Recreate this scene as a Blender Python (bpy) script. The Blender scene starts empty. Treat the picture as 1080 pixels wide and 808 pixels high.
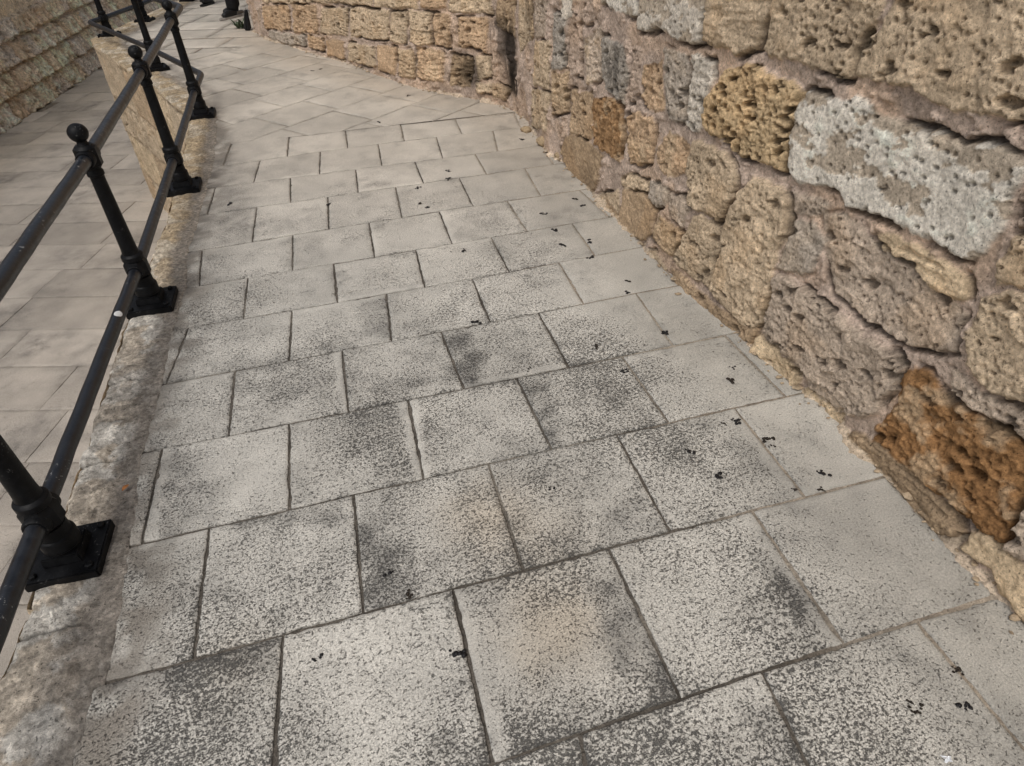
import bpy, bmesh, math, random
import numpy as np
from mathutils import Matrix, Vector
# image coordinates projected onto ground and wall surfaces through a fitted camera, all in metres: x right, y up the path, z up; ground level of the path is z = 0
FOOT=[[-2.329, 12.438], [-2.35, 12.32], [-2.371, 12.202], [-2.392, 12.083], [-2.413, 11.965], [-2.434, 11.847], [-2.456, 11.729], [-2.477, 11.611], [-2.498, 11.493], [-2.519, 11.375], [-2.542, 11.257], [-2.567, 11.14], [-2.595, 11.023], [-2.625, 10.907], [-2.655, 10.79], [-2.684, 10.674], [-2.714, 10.558], [-2.744, 10.442], [-2.773, 10.325], [-2.803, 10.209], [-2.833, 10.093], [-2.862, 9.976], [-2.892, 9.86], [-2.921, 9.744], [-2.948, 9.627], [-2.974, 9.51], [-2.989, 9.391], [-2.974, 9.272], [-2.927, 9.162], [-2.87, 9.057], [-2.809, 8.953], [-2.744, 8.852], [-2.673, 8.756], [-2.599, 8.662], [-2.523, 8.569], [-2.447, 8.476], [-2.371, 8.382], [-2.296, 8.289], [-2.221, 8.195], [-2.147, 8.101], [-2.072, 8.007], [-1.996, 7.914], [-1.919, 7.822], [-1.839, 7.733], [-1.757, 7.646], [-1.674, 7.558], [-1.593, 7.47], [-1.515, 7.379], [-1.443, 7.283], [-1.375, 7.184], [-1.309, 7.084], [-1.242, 6.984], [-1.175, 6.884], [-1.107, 6.786], [-1.035, 6.69], [-0.96, 6.596], [-0.885, 6.503], [-0.808, 6.41], [-0.729, 6.32], [-0.643, 6.237], [-0.55, 6.16], [-0.456, 6.086], [-0.362, 6.011], [-0.27, 5.935], [-0.179, 5.856], [-0.091, 5.775], [-0.009, 5.687], [0.062, 5.591], [0.12, 5.486], [0.164, 5.374], [0.192, 5.257], [0.213, 5.139], [0.231, 5.021], [0.246, 4.902], [0.261, 4.782], [0.279, 4.664], [0.31, 4.548], [0.353, 4.436], [0.397, 4.324], [0.435, 4.211], [0.469, 4.095], [0.498, 3.979], [0.525, 3.862], [0.55, 3.745], [0.575, 3.627], [0.603, 3.511], [0.633, 3.394], [0.663, 3.278], [0.691, 3.162], [0.717, 3.044], [0.743, 2.927], [0.773, 2.811], [0.808, 2.696], [0.846, 2.582], [0.883, 2.468], [0.92, 2.354], [0.957, 2.24], [0.995, 2.126], [1.032, 2.012], [1.066, 1.897], [1.099, 1.782], [1.132, 1.666], [1.159, 1.549], [1.182, 1.431], [1.206, 1.314], [1.232, 1.197], [1.258, 1.08], [1.284, 0.963], [1.31, 0.845], [1.334, 0.728], [1.357, 0.61], [1.378, 0.492], [1.398, 0.373], [1.417, 0.255], [1.437, 0.137], [1.457, 0.018], [1.478, -0.1], [1.498, -0.218], [1.519, -0.336], [1.54, -0.454], [1.56, -0.573], [1.581, -0.691], [1.6, -0.809], [1.618, -0.928], [1.635, -1.047], [1.652, -1.166], [1.669, -1.284], [1.686, -1.403], [1.703, -1.522], [1.72, -1.641], [1.737, -1.759], [1.754, -1.878], [1.771, -1.997]]
RIB=[[-2.28, 12.429], [-2.301, 12.311], [-2.322, 12.193], [-2.343, 12.075], [-2.364, 11.957], [-2.385, 11.838], [-2.406, 11.72], [-2.427, 11.602], [-2.449, 11.484], [-2.47, 11.366], [-2.493, 11.247], [-2.518, 11.128], [-2.547, 11.011], [-2.576, 10.894], [-2.606, 10.778], [-2.636, 10.662], [-2.665, 10.545], [-2.695, 10.429], [-2.725, 10.313], [-2.754, 10.197], [-2.784, 10.08], [-2.814, 9.964], [-2.843, 9.848], [-2.872, 9.732], [-2.9, 9.616], [-2.925, 9.501], [-2.939, 9.391], [-2.926, 9.285], [-2.882, 9.184], [-2.826, 9.081], [-2.766, 8.979], [-2.703, 8.881], [-2.634, 8.786], [-2.56, 8.693], [-2.484, 8.6], [-2.408, 8.507], [-2.332, 8.414], [-2.257, 8.32], [-2.182, 8.226], [-2.108, 8.132], [-2.033, 8.039], [-1.958, 7.946], [-1.881, 7.855], [-1.802, 7.767], [-1.72, 7.68], [-1.638, 7.592], [-1.556, 7.503], [-1.476, 7.41], [-1.402, 7.312], [-1.334, 7.212], [-1.267, 7.112], [-1.201, 7.012], [-1.134, 6.913], [-1.066, 6.815], [-0.995, 6.721], [-0.921, 6.627], [-0.846, 6.534], [-0.77, 6.443], [-0.693, 6.355], [-0.609, 6.274], [-0.519, 6.199], [-0.425, 6.125], [-0.331, 6.05], [-0.237, 5.973], [-0.145, 5.894], [-0.056, 5.81], [0.029, 5.719], [0.104, 5.618], [0.165, 5.507], [0.211, 5.389], [0.241, 5.268], [0.262, 5.147], [0.28, 5.027], [0.296, 4.908], [0.31, 4.789], [0.328, 4.674], [0.358, 4.563], [0.4, 4.454], [0.444, 4.341], [0.483, 4.226], [0.517, 4.109], [0.547, 3.991], [0.573, 3.873], [0.599, 3.755], [0.624, 3.639], [0.652, 3.523], [0.681, 3.407], [0.711, 3.29], [0.74, 3.173], [0.766, 3.055], [0.792, 2.939], [0.821, 2.825], [0.856, 2.711], [0.893, 2.598], [0.931, 2.484], [0.968, 2.37], [1.005, 2.256], [1.042, 2.142], [1.079, 2.027], [1.114, 1.911], [1.147, 1.795], [1.18, 1.679], [1.208, 1.56], [1.231, 1.441], [1.254, 1.324], [1.281, 1.208], [1.307, 1.091], [1.333, 0.973], [1.359, 0.856], [1.383, 0.738], [1.406, 0.619], [1.427, 0.5], [1.447, 0.382], [1.467, 0.263], [1.487, 0.145], [1.507, 0.027], [1.527, -0.091], [1.547, -0.209], [1.568, -0.328], [1.589, -0.446], [1.609, -0.564], [1.63, -0.683], [1.649, -0.802], [1.667, -0.921], [1.685, -1.04], [1.702, -1.158], [1.719, -1.277], [1.736, -1.396], [1.753, -1.515], [1.77, -1.634], [1.787, -1.752], [1.804, -1.871], [1.821, -1.99]]
STONES=[
('honeycomb_stone', 'honey', 'honey', 0.055, [(11.053, 0.961), (11.122, 0.995), (11.271, 1.002), (11.386, 0.997), (11.471, 0.976), (11.495, 0.946), (11.495, 0.876), (11.483, 0.792), (11.488, 0.717), (11.362, 0.705), (11.204, 0.699), (10.99, 0.718), (10.95, 0.793), (10.996, 0.887)]),
(None, 'strata', 'tan', 0.05, [(10.858, 1.258), (10.884, 1.027), (11.022, 1.033), (11.122, 1.036), (11.216, 1.061), (11.23, 1.137), (11.267, 1.275)]),
(None, 'pitted', 'tan', 0.05, [(11.281, 1.276), (11.269, 1.221), (11.249, 1.058), (11.434, 1.071), (11.499, 1.068), (11.605, 1.05), (11.66, 1.068), (11.672, 1.168), (11.72, 1.259), (11.727, 1.327)]),
('rough_stone', 'rough', 'tan', 0.055, [(11.745, 1.34), (11.756, 1.282), (11.726, 1.218), (11.686, 1.173), (11.674, 1.094), (11.763, 1.081), (11.881, 1.091), (11.978, 1.084), (12.109, 1.103), (12.25, 1.118), (12.371, 1.134), (12.237, 1.452)]),
('limewashed_stone', 'flake', 'white', 0.036, [(11.501, 0.971), (11.626, 0.994), (11.74, 1.023), (11.789, 0.988), (11.882, 0.991), (11.959, 1.0), (12.065, 1.01), (12.216, 1.051), (12.287, 1.024), (12.28, 0.964), (12.308, 0.877), (12.284, 0.806), (12.26, 0.765), (12.131, 0.749), (12.033, 0.741), (11.905, 0.733), (11.778, 0.715), (11.74, 0.754), (11.559, 0.699), (11.496, 0.723), (11.475, 0.848)]),
('flaky_stone', 'strata', 'sandy', 0.04, [(11.933, 0.687), (12.003, 0.706), (12.187, 0.721), (12.274, 0.719), (12.287, 0.675), (12.252, 0.646), (12.162, 0.637), (12.061, 0.652), (11.961, 0.646)]),
(None, 'rough', 'greybrown', 0.02, [(11.703, 0.634), (11.791, 0.679), (11.928, 0.659), (12.066, 0.641), (12.171, 0.633), (12.26, 0.638), (12.306, 0.63), (12.33, 0.522), (12.286, 0.475), (12.173, 0.421), (11.987, 0.408), (11.84, 0.432), (11.769, 0.532)]),
('boulder_stone', 'pitted', 'greybrown', 0.06, [(11.572, 0.338), (11.637, 0.376), (11.744, 0.367), (11.938, 0.374), (12.146, 0.38), (12.192, 0.362), (12.212, 0.292), (12.183, 0.211), (12.17, 0.138), (12.105, 0.088), (12.042, 0.075), (11.89, 0.098), (11.764, 0.097), (11.587, 0.106), (11.566, 0.195)]),
(None, 'pitted', 'grey', 0.04, [(11.583, 0.569), (11.679, 0.607), (11.741, 0.568), (11.722, 0.444), (11.663, 0.409), (11.577, 0.377), (11.571, 0.444)]),
(None, 'rough', 'greybrown', 0.03, [(11.551, 0.665), (11.63, 0.679), (11.712, 0.685), (11.701, 0.64), (11.607, 0.604), (11.564, 0.611)]),
('tall_stone', 'rough', 'tan', 0.055, [(11.325, 0.638), (11.42, 0.662), (11.495, 0.661), (11.54, 0.637), (11.57, 0.56), (11.554, 0.448), (11.564, 0.346), (11.551, 0.125), (11.522, 0.079), (11.396, 0.063), (11.275, 0.069), (11.19, 0.117), (11.208, 0.243), (11.22, 0.408), (11.253, 0.5), (11.299, 0.58)]),
('ochre_stone', 'crumb', 'orange', 0.045, [(12.203, 0.366), (12.287, 0.404), (12.328, 0.393), (12.379, 0.372), (12.458, 0.399), (12.566, 0.416), (12.638, 0.39), (12.663, 0.325), (12.683, 0.223), (12.689, 0.14), (12.627, 0.114), (12.556, 0.102), (12.513, 0.123), (12.429, 0.097), (12.334, 0.092), (12.213, 0.062), (12.204, 0.113), (12.227, 0.203), (12.247, 0.255)]),
(None, 'rough', 'greybrown', 0.05, [(12.691, 0.305), (12.698, 0.213), (12.707, 0.147), (12.763, 0.157), (12.837, 0.177), (12.77, 0.351)]),
('foot_stone', 'smooth', 'sandy', 0.05, [(12.611, 0.104), (12.694, 0.13), (12.775, 0.145), (12.839, 0.148), (12.917, 0.002), (12.831, 0.009), (12.756, 0.015), (12.712, 0.05), (12.611, 0.027)]),
(None, 'strata', 'brown', 0.04, [(12.088, -0.015), (12.137, 0.047), (12.33, 0.092), (12.432, 0.099), (12.547, 0.099), (12.589, 0.064), (12.571, 0.012), (12.528, -0.018), (12.453, -0.029), (12.299, -0.04), (12.171, -0.031)]),
(None, 'rough', 'sandy', 0.055, [(11.556, 0.068), (11.625, 0.081), (11.822, 0.075), (11.811, 0.012), (11.782, -0.037), (11.647, -0.065), (11.513, -0.041)]),
(None, 'rough', 'tanbrown', 0.05, [(11.223, 0.014), (11.275, 0.044), (11.541, 0.077), (11.53, 0.009), (11.495, -0.048), (11.381, -0.059), (11.243, -0.034)]),
(None, 'rough', 'tanbrown', 0.045, [(10.885, 0.021), (10.969, 0.05), (11.246, 0.042), (11.211, -0.028), (11.029, -0.03), (10.92, -0.012)]),
(None, 'pitted', 'tan', 0.045, [(11.052, 0.379), (11.089, 0.374), (11.177, 0.39), (11.215, 0.299), (11.188, 0.21), (11.188, 0.097), (10.988, 0.075), (10.873, 0.076), (10.898, 0.173), (10.962, 0.264), (11.005, 0.355)]),
(None, 'crumb', 'tanbrown', 0.035, [(10.696, 0.222), (10.924, 0.247), (10.878, 0.094), (10.751, 0.076), (10.639, 0.064), (10.656, 0.149)]),
(None, 'smooth', 'tanbrown', 0.045, [(10.255, 0.184), (10.535, 0.283), (10.639, 0.227), (10.632, 0.097), (10.573, 0.037), (10.325, -0.028), (10.253, 0.024)]),
(None, 'rough', 'grey', 0.035, [(10.557, 0.34), (10.754, 0.383), (10.77, 0.316), (10.648, 0.236), (10.551, 0.259)]),
(None, 'rough', 'greybrown', 0.035, [(10.78, 0.357), (10.915, 0.398), (10.943, 0.347), (10.92, 0.264), (10.791, 0.268)]),
(None, 'pitted', 'tan', 0.045, [(10.91, 0.655), (11.029, 0.677), (11.184, 0.659), (11.238, 0.622), (11.227, 0.501), (11.182, 0.396), (11.105, 0.397), (10.943, 0.383), (10.895, 0.52)]),
(None, 'rough', 'tan', 0.035, [(9.963, 0.04), (10.18, 0.165), (10.237, 0.04), (10.19, 0.003), (10.062, -0.006), (9.936, -0.006)]),
('brown_stone', 'smooth', 'brown', 0.055, [(9.36, 0.189), (9.694, 0.268), (9.951, 0.271), (9.919, 0.149), (9.867, 0.025), (9.772, -0.049), (9.44, -0.044), (9.29, 0.07)]),
(None, 'crumb', 'orange2', 0.045, [(9.753, 0.51), (10.04, 0.596), (10.184, 0.578), (10.205, 0.436), (10.174, 0.305), (9.822, 0.293), (9.749, 0.389)]),
(None, 'crumb', 'orangetan', 0.035, [(10.233, 0.568), (10.497, 0.634), (10.55, 0.58), (10.539, 0.428), (10.281, 0.333)]),
(None, 'pitted', 'greydark', 0.045, [(9.837, 0.856), (10.152, 0.863), (10.205, 0.75), (10.191, 0.612), (9.954, 0.607), (9.841, 0.69)]),
(None, 'rough', 'tanpink', 0.03, [(10.218, 0.876), (10.312, 0.895), (10.353, 0.66), (10.236, 0.624)]),
(None, 'crumb', 'orangetan', 0.03, [(10.365, 0.828), (10.538, 0.873), (10.599, 0.692), (10.514, 0.652), (10.373, 0.665)]),
(None, 'pitted', 'grey', 0.035, [(10.564, 0.933), (10.779, 0.958), (10.836, 0.692), (10.734, 0.669), (10.622, 0.682)]),
(None, 'pitted', 'whitegrey', 0.035, [(10.808, 0.968), (10.967, 0.973), (10.972, 0.899), (10.958, 0.791), (10.936, 0.702), (10.837, 0.688)]),
(None, 'flake', 'white', 0.04, [(9.809, 1.101), (10.236, 1.153), (10.26, 1.012), (10.165, 1.001), (9.958, 0.997), (9.792, 1.006)]),
(None, 'flake', 'whitegrey', 0.045, [(10.256, 1.155), (10.855, 1.243), (10.857, 1.102), (10.858, 1.012), (10.652, 1.001), (10.521, 0.995), (10.27, 0.955)]),
(None, 'crumb', 'orangetan', 0.03, [(10.697, 0.621), (10.867, 0.634), (10.893, 0.527), (10.79, 0.438), (10.658, 0.434), (10.594, 0.479), (10.648, 0.572)]),
(None, 'pitted', 'greydark', 0.04, [(9.144, 0.852), (9.308, 0.852), (9.311, 0.59), (9.14, 0.55)]),
(None, 'rough', 'tanpink', 0.03, [(9.345, 0.882), (9.52, 0.884), (9.535, 0.586), (9.366, 0.543)]),
(None, 'crumb', 'greybrown', 0.035, [(9.552, 0.785), (9.791, 0.883), (9.832, 0.64), (9.641, 0.559)]),
(None, 'rough', 'tanpink', 0.035, [(9.511, 1.043), (9.771, 1.075), (9.789, 0.905), (9.548, 0.865)]),
(None, 'rough', 'tan', 0.04, [(8.656, 0.607), (9.101, 0.695), (9.096, 0.415), (8.62, 0.325)]),
(None, 'crumb', 'tanbrown', 0.035, [(9.14, 0.533), (9.352, 0.561), (9.357, 0.335), (9.122, 0.261)]),
(None, 'rough', 'tanbrown', 0.03, [(9.396, 0.468), (9.719, 0.537), (9.757, 0.299), (9.403, 0.208)]),
(None, 'rough', 'tan', 0.035, [(8.582, 0.283), (9.077, 0.381), (9.032, 0.13), (8.549, 0.013)]),
(None, 'rough', 'tanbrown', 0.035, [(7.89, 0.85), (8.154, 0.875), (8.135, 0.536), (7.888, 0.593)]),
(None, 'pitted', 'tan', 0.035, [(8.225, 0.883), (8.599, 0.93), (8.59, 0.618), (8.218, 0.454)]),
(None, 'flake', 'whitegrey', 0.035, [(9.233, 1.011), (9.381, 1.028), (9.385, 0.873), (9.246, 0.842)]),
(None, 'pitted', 'greybrown', 0.035, [(8.665, 0.939), (9.009, 0.984), (9.016, 0.711), (8.695, 0.638)]),
(None, 'rough', 'tan', 0.04, [(3.771, 0.362), (3.601, 0.065)]),
(None, 'rough', 'orangetan', 0.04, [(3.87, 0.353), (4.554, 0.419), (4.485, 0.173), (3.782, 0.099)]),
(None, 'crumb', 'orangetan', 0.045, [(4.655, 0.438), (5.172, 0.469), (5.119, 0.212), (4.573, 0.165)]),
(None, 'pitted', 'tan', 0.045, [(5.277, 0.47), (5.79, 0.503), (5.686, 0.269), (5.175, 0.219)]),
(None, 'rough', 'tan', 0.045, [(5.864, 0.527), (6.626, 0.587), (6.556, 0.347), (5.793, 0.275)]),
(None, 'rough', 'tan', 0.045, [(6.652, 0.575), (6.896, 0.592), (6.841, 0.361), (6.6, 0.337)]),
(None, 'rough', 'tan', 0.045, [(6.95, 0.618), (7.179, 0.615), (7.141, 0.371), (6.897, 0.368)]),
(None, 'crumb', 'orangetan', 0.045, [(7.211, 0.617), (7.382, 0.609), (7.351, 0.377), (7.173, 0.374)]),
(None, 'rough', 'orangetan', 0.045, [(7.483, 0.603), (7.781, 0.621), (7.758, 0.384), (7.458, 0.401)]),
(None, 'rough', 'tan', 0.045, [(4.064, 0.655), (5.239, 0.713), (5.15, 0.501), (3.897, 0.393)]),
(None, 'rough', 'tan', 0.045, [(5.292, 0.716), (6.393, 0.788), (6.325, 0.593), (5.201, 0.497)]),
(None, 'rough', 'tan', 0.045, [(6.444, 0.792), (7.082, 0.837), (7.046, 0.64), (6.374, 0.591)]),
(None, 'rough', 'orangetan', 0.045, [(7.113, 0.839), (7.385, 0.852), (7.359, 0.661), (7.08, 0.649)]),
(None, 'crumb', 'tan', 0.045, [(7.416, 0.853), (7.849, 0.878), (7.828, 0.651), (7.387, 0.643)]),
(None, 'rough', 'grey', 0.05, [(3.882, 0.092), (4.793, 0.155), (4.784, 0.052), (4.251, 0.009), (3.869, 0.03)]),
(None, 'crumb', 'orangetan', 0.045, [(4.884, 0.167), (5.213, 0.178), (5.164, 0.056), (4.867, 0.045)]),
(None, 'smooth', 'orangetan', 0.05, [(5.265, 0.176), (5.599, 0.206), (5.547, 0.024), (5.244, 0.029)]),
(None, 'pitted', 'tan', 0.05, [(5.698, 0.203), (6.312, 0.259), (6.244, 0.068), (5.643, 0.021)]),
(None, 'smooth', 'orangetan', 0.05, [(6.352, 0.273), (6.666, 0.3), (6.601, 0.061), (6.295, 0.052)]),
(None, 'crumb', 'tanbrown', 0.045, [(6.693, 0.288), (6.936, 0.313), (6.901, 0.077), (6.647, 0.061)]),
(None, 'crumb', 'orangetan', 0.045, [(6.979, 0.348), (7.281, 0.327), (7.258, 0.085), (6.94, 0.083)]),
(None, 'crumb', 'brown', 0.02, [(7.356, 0.334), (7.583, 0.315), (7.547, 0.083), (7.322, 0.077)]),
(None, 'rough', 'tan', 0.05, [(7.615, 0.13), (7.815, 0.158), (7.797, 0.082), (7.629, 0.057)]),
(None, 'rough', 'tanbrown', 0.05, [(7.827, 0.16), (8.043, 0.155), (7.964, 0.053), (7.817, 0.049)]),
(None, 'rough', 'tan', 0.03, [(7.627, 0.348), (7.8, 0.354), (7.785, 0.197), (7.629, 0.161)]),
(None, 'pitted', 'tan', 0.045, [(12.331, 0.698), (12.404, 0.745), (12.492, 0.776), (12.64, 0.545), (12.537, 0.507), (12.45, 0.498), (12.383, 0.512), (12.355, 0.601)]),
(None, 'rough', 'tan', 0.04, [(12.344, 0.792), (12.342, 0.863), (12.414, 0.921), (12.483, 0.791), (12.417, 0.764), (12.35, 0.753)]),
(None, 'pitted', 'tanpink', 0.03, [(12.305, 1.017), (12.386, 1.064), (12.428, 0.941), (12.345, 0.879), (12.308, 0.938)]),
(None, 'rough', 'greybrown', 0.025, [(12.348, 0.464), (12.476, 0.477), (12.6, 0.494), (12.663, 0.503), (12.713, 0.408), (12.64, 0.418), (12.562, 0.429), (12.451, 0.411), (12.38, 0.4)]),
(None, 'rough', 'tan', 0.04, [(10.446, -0.073), (10.696, 0.018), (10.848, 0.012), (10.799, -0.046), (10.596, -0.076)]),
(None, 'rough', 'sandy', 0.02, [(11.811, -0.02), (11.91, 0.073), (12.048, 0.059), (12.055, -0.008), (11.952, -0.039)]),
(None, 'rough', 'greybrown', 0.015, [(11.826, 0.065), (11.892, 0.091), (12.043, 0.072), (12.015, 0.041), (11.868, 0.041)]),
(None, 'rough', 'tanbrown', 0.04, [(10.057, 0.038), (10.227, 0.019), (10.362, -0.022), (10.236, -0.045), (10.066, -0.039)]),
(None, 'crumb', 'tan', 0.03, [(10.312, 0.288), (10.537, 0.327), (10.525, 0.274), (10.254, 0.189), (10.196, 0.235)])]
ROWS={0:[(-0.098, 0.668), (0.02, 0.685), (0.116, 0.71), (0.366, 0.791), (0.591, 0.837), (0.813, 0.912), (0.994, 0.953), (1.267, 1.01)],
1:[(-1.099, 0.909), (-0.886, 0.956), (-0.656, 1.017), (-0.471, 1.078), (-0.288, 1.115), (0.004, 1.183), (0.256, 1.244), (0.457, 1.305), (0.716, 1.355), (0.906, 1.404), (1.132, 1.456)],
2:[(-1.072, 1.39), (-0.86, 1.437), (-0.745, 1.468), (-0.543, 1.519), (-0.311, 1.579), (-0.096, 1.626), (0.127, 1.683), (0.367, 1.732), (0.558, 1.787), (0.968, 1.881)],
3:[(-1.346, 1.777), (-1.189, 1.819), (-1.056, 1.839), (-0.845, 1.879), (-0.617, 1.941), (-0.406, 1.996), (-0.187, 2.053), (0.013, 2.096), (0.233, 2.151), (0.451, 2.189), (0.657, 2.243), (0.879, 2.305)],
4:[(-1.347, 2.202), (-1.157, 2.242), (-0.93, 2.288), (-0.72, 2.343), (-0.511, 2.401), (-0.299, 2.446), (-0.078, 2.515), (0.128, 2.557), (0.351, 2.624), (0.55, 2.67), (0.759, 2.717)],
5:[(-1.488, 2.591), (-1.223, 2.651), (-1.0, 2.694), (-0.799, 2.74), (-0.581, 2.795), (-0.398, 2.856), (-0.158, 2.904), (0.021, 2.96), (0.272, 3.01), (0.522, 3.083), (0.664, 3.119)],
6:[(-1.498, 3.001), (-1.304, 3.027), (-1.093, 3.072), (-0.888, 3.119), (-0.685, 3.189), (-0.465, 3.238), (-0.275, 3.293), (-0.086, 3.337), (0.123, 3.393), (0.309, 3.429), (0.515, 3.476)],
7:[(-1.661, 3.365), (-1.562, 3.398), (-1.387, 3.446), (-1.184, 3.48), (-0.988, 3.539), (-0.764, 3.597), (-0.584, 3.651), (-0.39, 3.717), (-0.179, 3.769), (0.031, 3.81), (0.244, 3.852), (0.436, 3.883)],
8:[(-1.809, 3.83), (-1.69, 3.869), (-1.512, 3.914), (-1.305, 3.943), (-1.082, 3.999), (-0.907, 4.049), (-0.681, 4.108), (-0.487, 4.158), (-0.264, 4.205), (-0.062, 4.241), (0.15, 4.292), (0.341, 4.349)],
9:[(-1.942, 4.233), (-1.814, 4.278), (-1.619, 4.315), (-1.4, 4.365), (-1.203, 4.42), (-0.977, 4.438), (-0.784, 4.478), (-0.564, 4.533), (-0.372, 4.576), (-0.176, 4.62), (0.055, 4.659), (0.256, 4.704)],
10:[(-2.051, 4.627), (-1.896, 4.658), (-1.696, 4.7), (-1.459, 4.776), (-1.287, 4.826), (-1.104, 4.875), (-0.886, 4.94), (-0.6, 4.997), (-0.321, 5.035), (-0.04, 5.074), (0.196, 5.122)],
11:[(-2.01, 5.137), (-1.591, 5.175), (-1.367, 5.247), (-1.173, 5.259), (-0.812, 5.356), (-0.555, 5.382), (-0.259, 5.402), (0.077, 5.463)]}
COLS={1:[((-0.66, 1.011), (-0.582, 0.68)), ((-0.201, 1.107), (-0.091, 0.676)), ((0.262, 1.223), (0.373, 0.791)), ((0.727, 1.343), (0.826, 0.943))],
2:[((-0.986, 1.385), (-0.886, 0.956)), ((-0.542, 1.515), (-0.449, 1.092)), ((-0.096, 1.612), (0.004, 1.183)), ((0.362, 1.722), (0.458, 1.309))],
3:[((-0.841, 1.863), (-0.745, 1.468)), ((-0.404, 1.979), (-0.315, 1.58)), ((0.02, 2.083), (0.127, 1.683)), ((0.457, 2.182), (0.56, 1.797))],
4:[((-1.147, 2.235), (-1.054, 1.844)), ((-0.718, 2.329), (-0.626, 1.947)), ((-0.299, 2.432), (-0.19, 2.047)), ((0.136, 2.549), (0.234, 2.157))],
5:[((-1.01, 2.679), (-0.932, 2.295)), ((-0.579, 2.778), (-0.512, 2.408)), ((-0.168, 2.896), (-0.082, 2.523)), ((0.27, 2.991), (0.347, 2.632))],
6:[((-1.309, 3.009), (-1.223, 2.651)), ((-0.891, 3.11), (-0.805, 2.75)), ((-0.472, 3.207), (-0.398, 2.856)), ((-0.07, 3.336), (0.016, 2.97))],
7:[((-1.184, 3.456), (-1.093, 3.072)), ((-0.77, 3.561), (-0.685, 3.189)), ((-0.371, 3.675), (-0.28, 3.293)), ((0.03, 3.783), (0.129, 3.404))],
8:[((-1.494, 3.844), (-1.396, 3.458)), ((-1.08, 3.956), (-0.99, 3.551)), ((-0.669, 4.046), (-0.585, 3.663)), ((-0.268, 4.143), (-0.173, 3.769)), ((0.158, 4.21), (0.234, 3.881))],
9:[((-1.392, 4.331), (-1.299, 3.942)), ((-0.972, 4.403), (-0.897, 4.062)), ((-0.581, 4.501), (-0.494, 4.175)), ((-0.17, 4.6), (-0.092, 4.261))]}
COLS2={10:[((-1.686, 4.663), (-1.622, 4.347)), ((-1.282, 4.768), (-1.206, 4.403)), ((-0.879, 4.879), (-0.799, 4.498)), ((-0.46, 4.995), (-0.391, 4.579)), ((-0.04, 5.032), (-0.011, 4.688))],
11:[((-2.005, 5.095), (-1.923, 4.771)), ((-1.591, 5.175), (-1.506, 4.802)), ((-1.173, 5.259), (-1.093, 4.893)), ((-0.755, 5.302), (-0.692, 5.011)), ((-0.332, 5.368), (-0.272, 5.048))],
0:[((0.116, 0.71), (0.143, 0.644)), ((0.59, 0.832), (0.652, 0.655)), ((1.04, 0.944), (1.138, 0.663))]}
STAINS=[((-0.494, 1.439), (-0.408, 1.151), 0.085, 0.9), ((0.235, 1.095), (0.343, 0.848), 0.063, 0.8), ((0.762, 1.214), (0.758, 0.995), 0.075, 0.9), ((-0.236, 2.404), (-0.169, 2.099), 0.077, 0.9), ((0.061, 2.008), (0.159, 1.743), 0.074, 0.7), ((-0.633, 2.674), (-0.552, 2.471), 0.092, 0.6), ((-0.629, 2.067), (-0.245, 2.118), 0.053, 0.6), ((-1.059, 2.104), (-0.717, 2.098), 0.129, 0.4), ((-1.064, 0.943), (-0.669, 0.963), 0.066, 0.7), ((-1.235, 1.754), (-1.046, 1.4), 0.12, 0.55), ((-0.834, 1.862), (-0.432, 1.893), 0.053, 0.4), ((-0.909, 1.448), (-0.537, 1.422), 0.058, 0.6), ((0.797, 1.669), (0.916, 1.481), 0.087, 0.45), ((0.941, 0.87), (0.994, 0.701), 0.067, 0.4), ((0.303, 1.364), (0.424, 1.3), 0.04, 0.6), ((-1.669, 3.709), (-1.467, 3.622), 0.126, 0.5), ((-1.922, 4.231), (-1.34, 1.762), 0.21, 0.5), ((0.266, 1.311), (0.342, 1.42), 0.058, 0.4), ((-0.354, 1.246), (-0.329, 1.121), 0.031, 0.6), ((-0.844, 2.355), (-0.885, 2.917), 0.044, 0.2), ((-1.265, 2.539), (-1.012, 2.552), 0.084, 0.3), ((-1.535, 3.63), (-1.268, 3.66), 0.105, 0.35), ((-1.057, 3.179), (-1.034, 3.315), 0.104, 0.4), ((-0.625, 0.882), (-0.518, 0.715), 0.066, 0.3), ((-0.086, 1.131), (0.026, 1.188), 0.041, 0.35), ((1.15, 1.216), (1.19, 1.082), 0.128, 0.2), ((-0.203, 0.72), (-0.091, 0.672), 0.044, 0.5), ((0.109, 0.683), (0.17, 0.648), 0.039, 0.6), ((0.096, 2.107), (0.339, 2.385), 0.087, 0.25), ((-1.837, 4.459), (-1.461, 4.49), 0.222, 0.35), ((-2.078, 5.147), (-1.66, 3.772), 0.185, 0.5), ((-0.71, 4.383), (-0.553, 4.394), 0.105, 0.2)]
WARM=[((0.091, 0.987), 0.147, 0.8), ((-0.098, 1.392), 0.136, 0.6), ((-1.045, 0.957), 0.083, -0.9), ((-0.764, 0.941), 0.107, 0.25), ((0.034, 1.327), 0.197, 0.3)]
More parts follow.
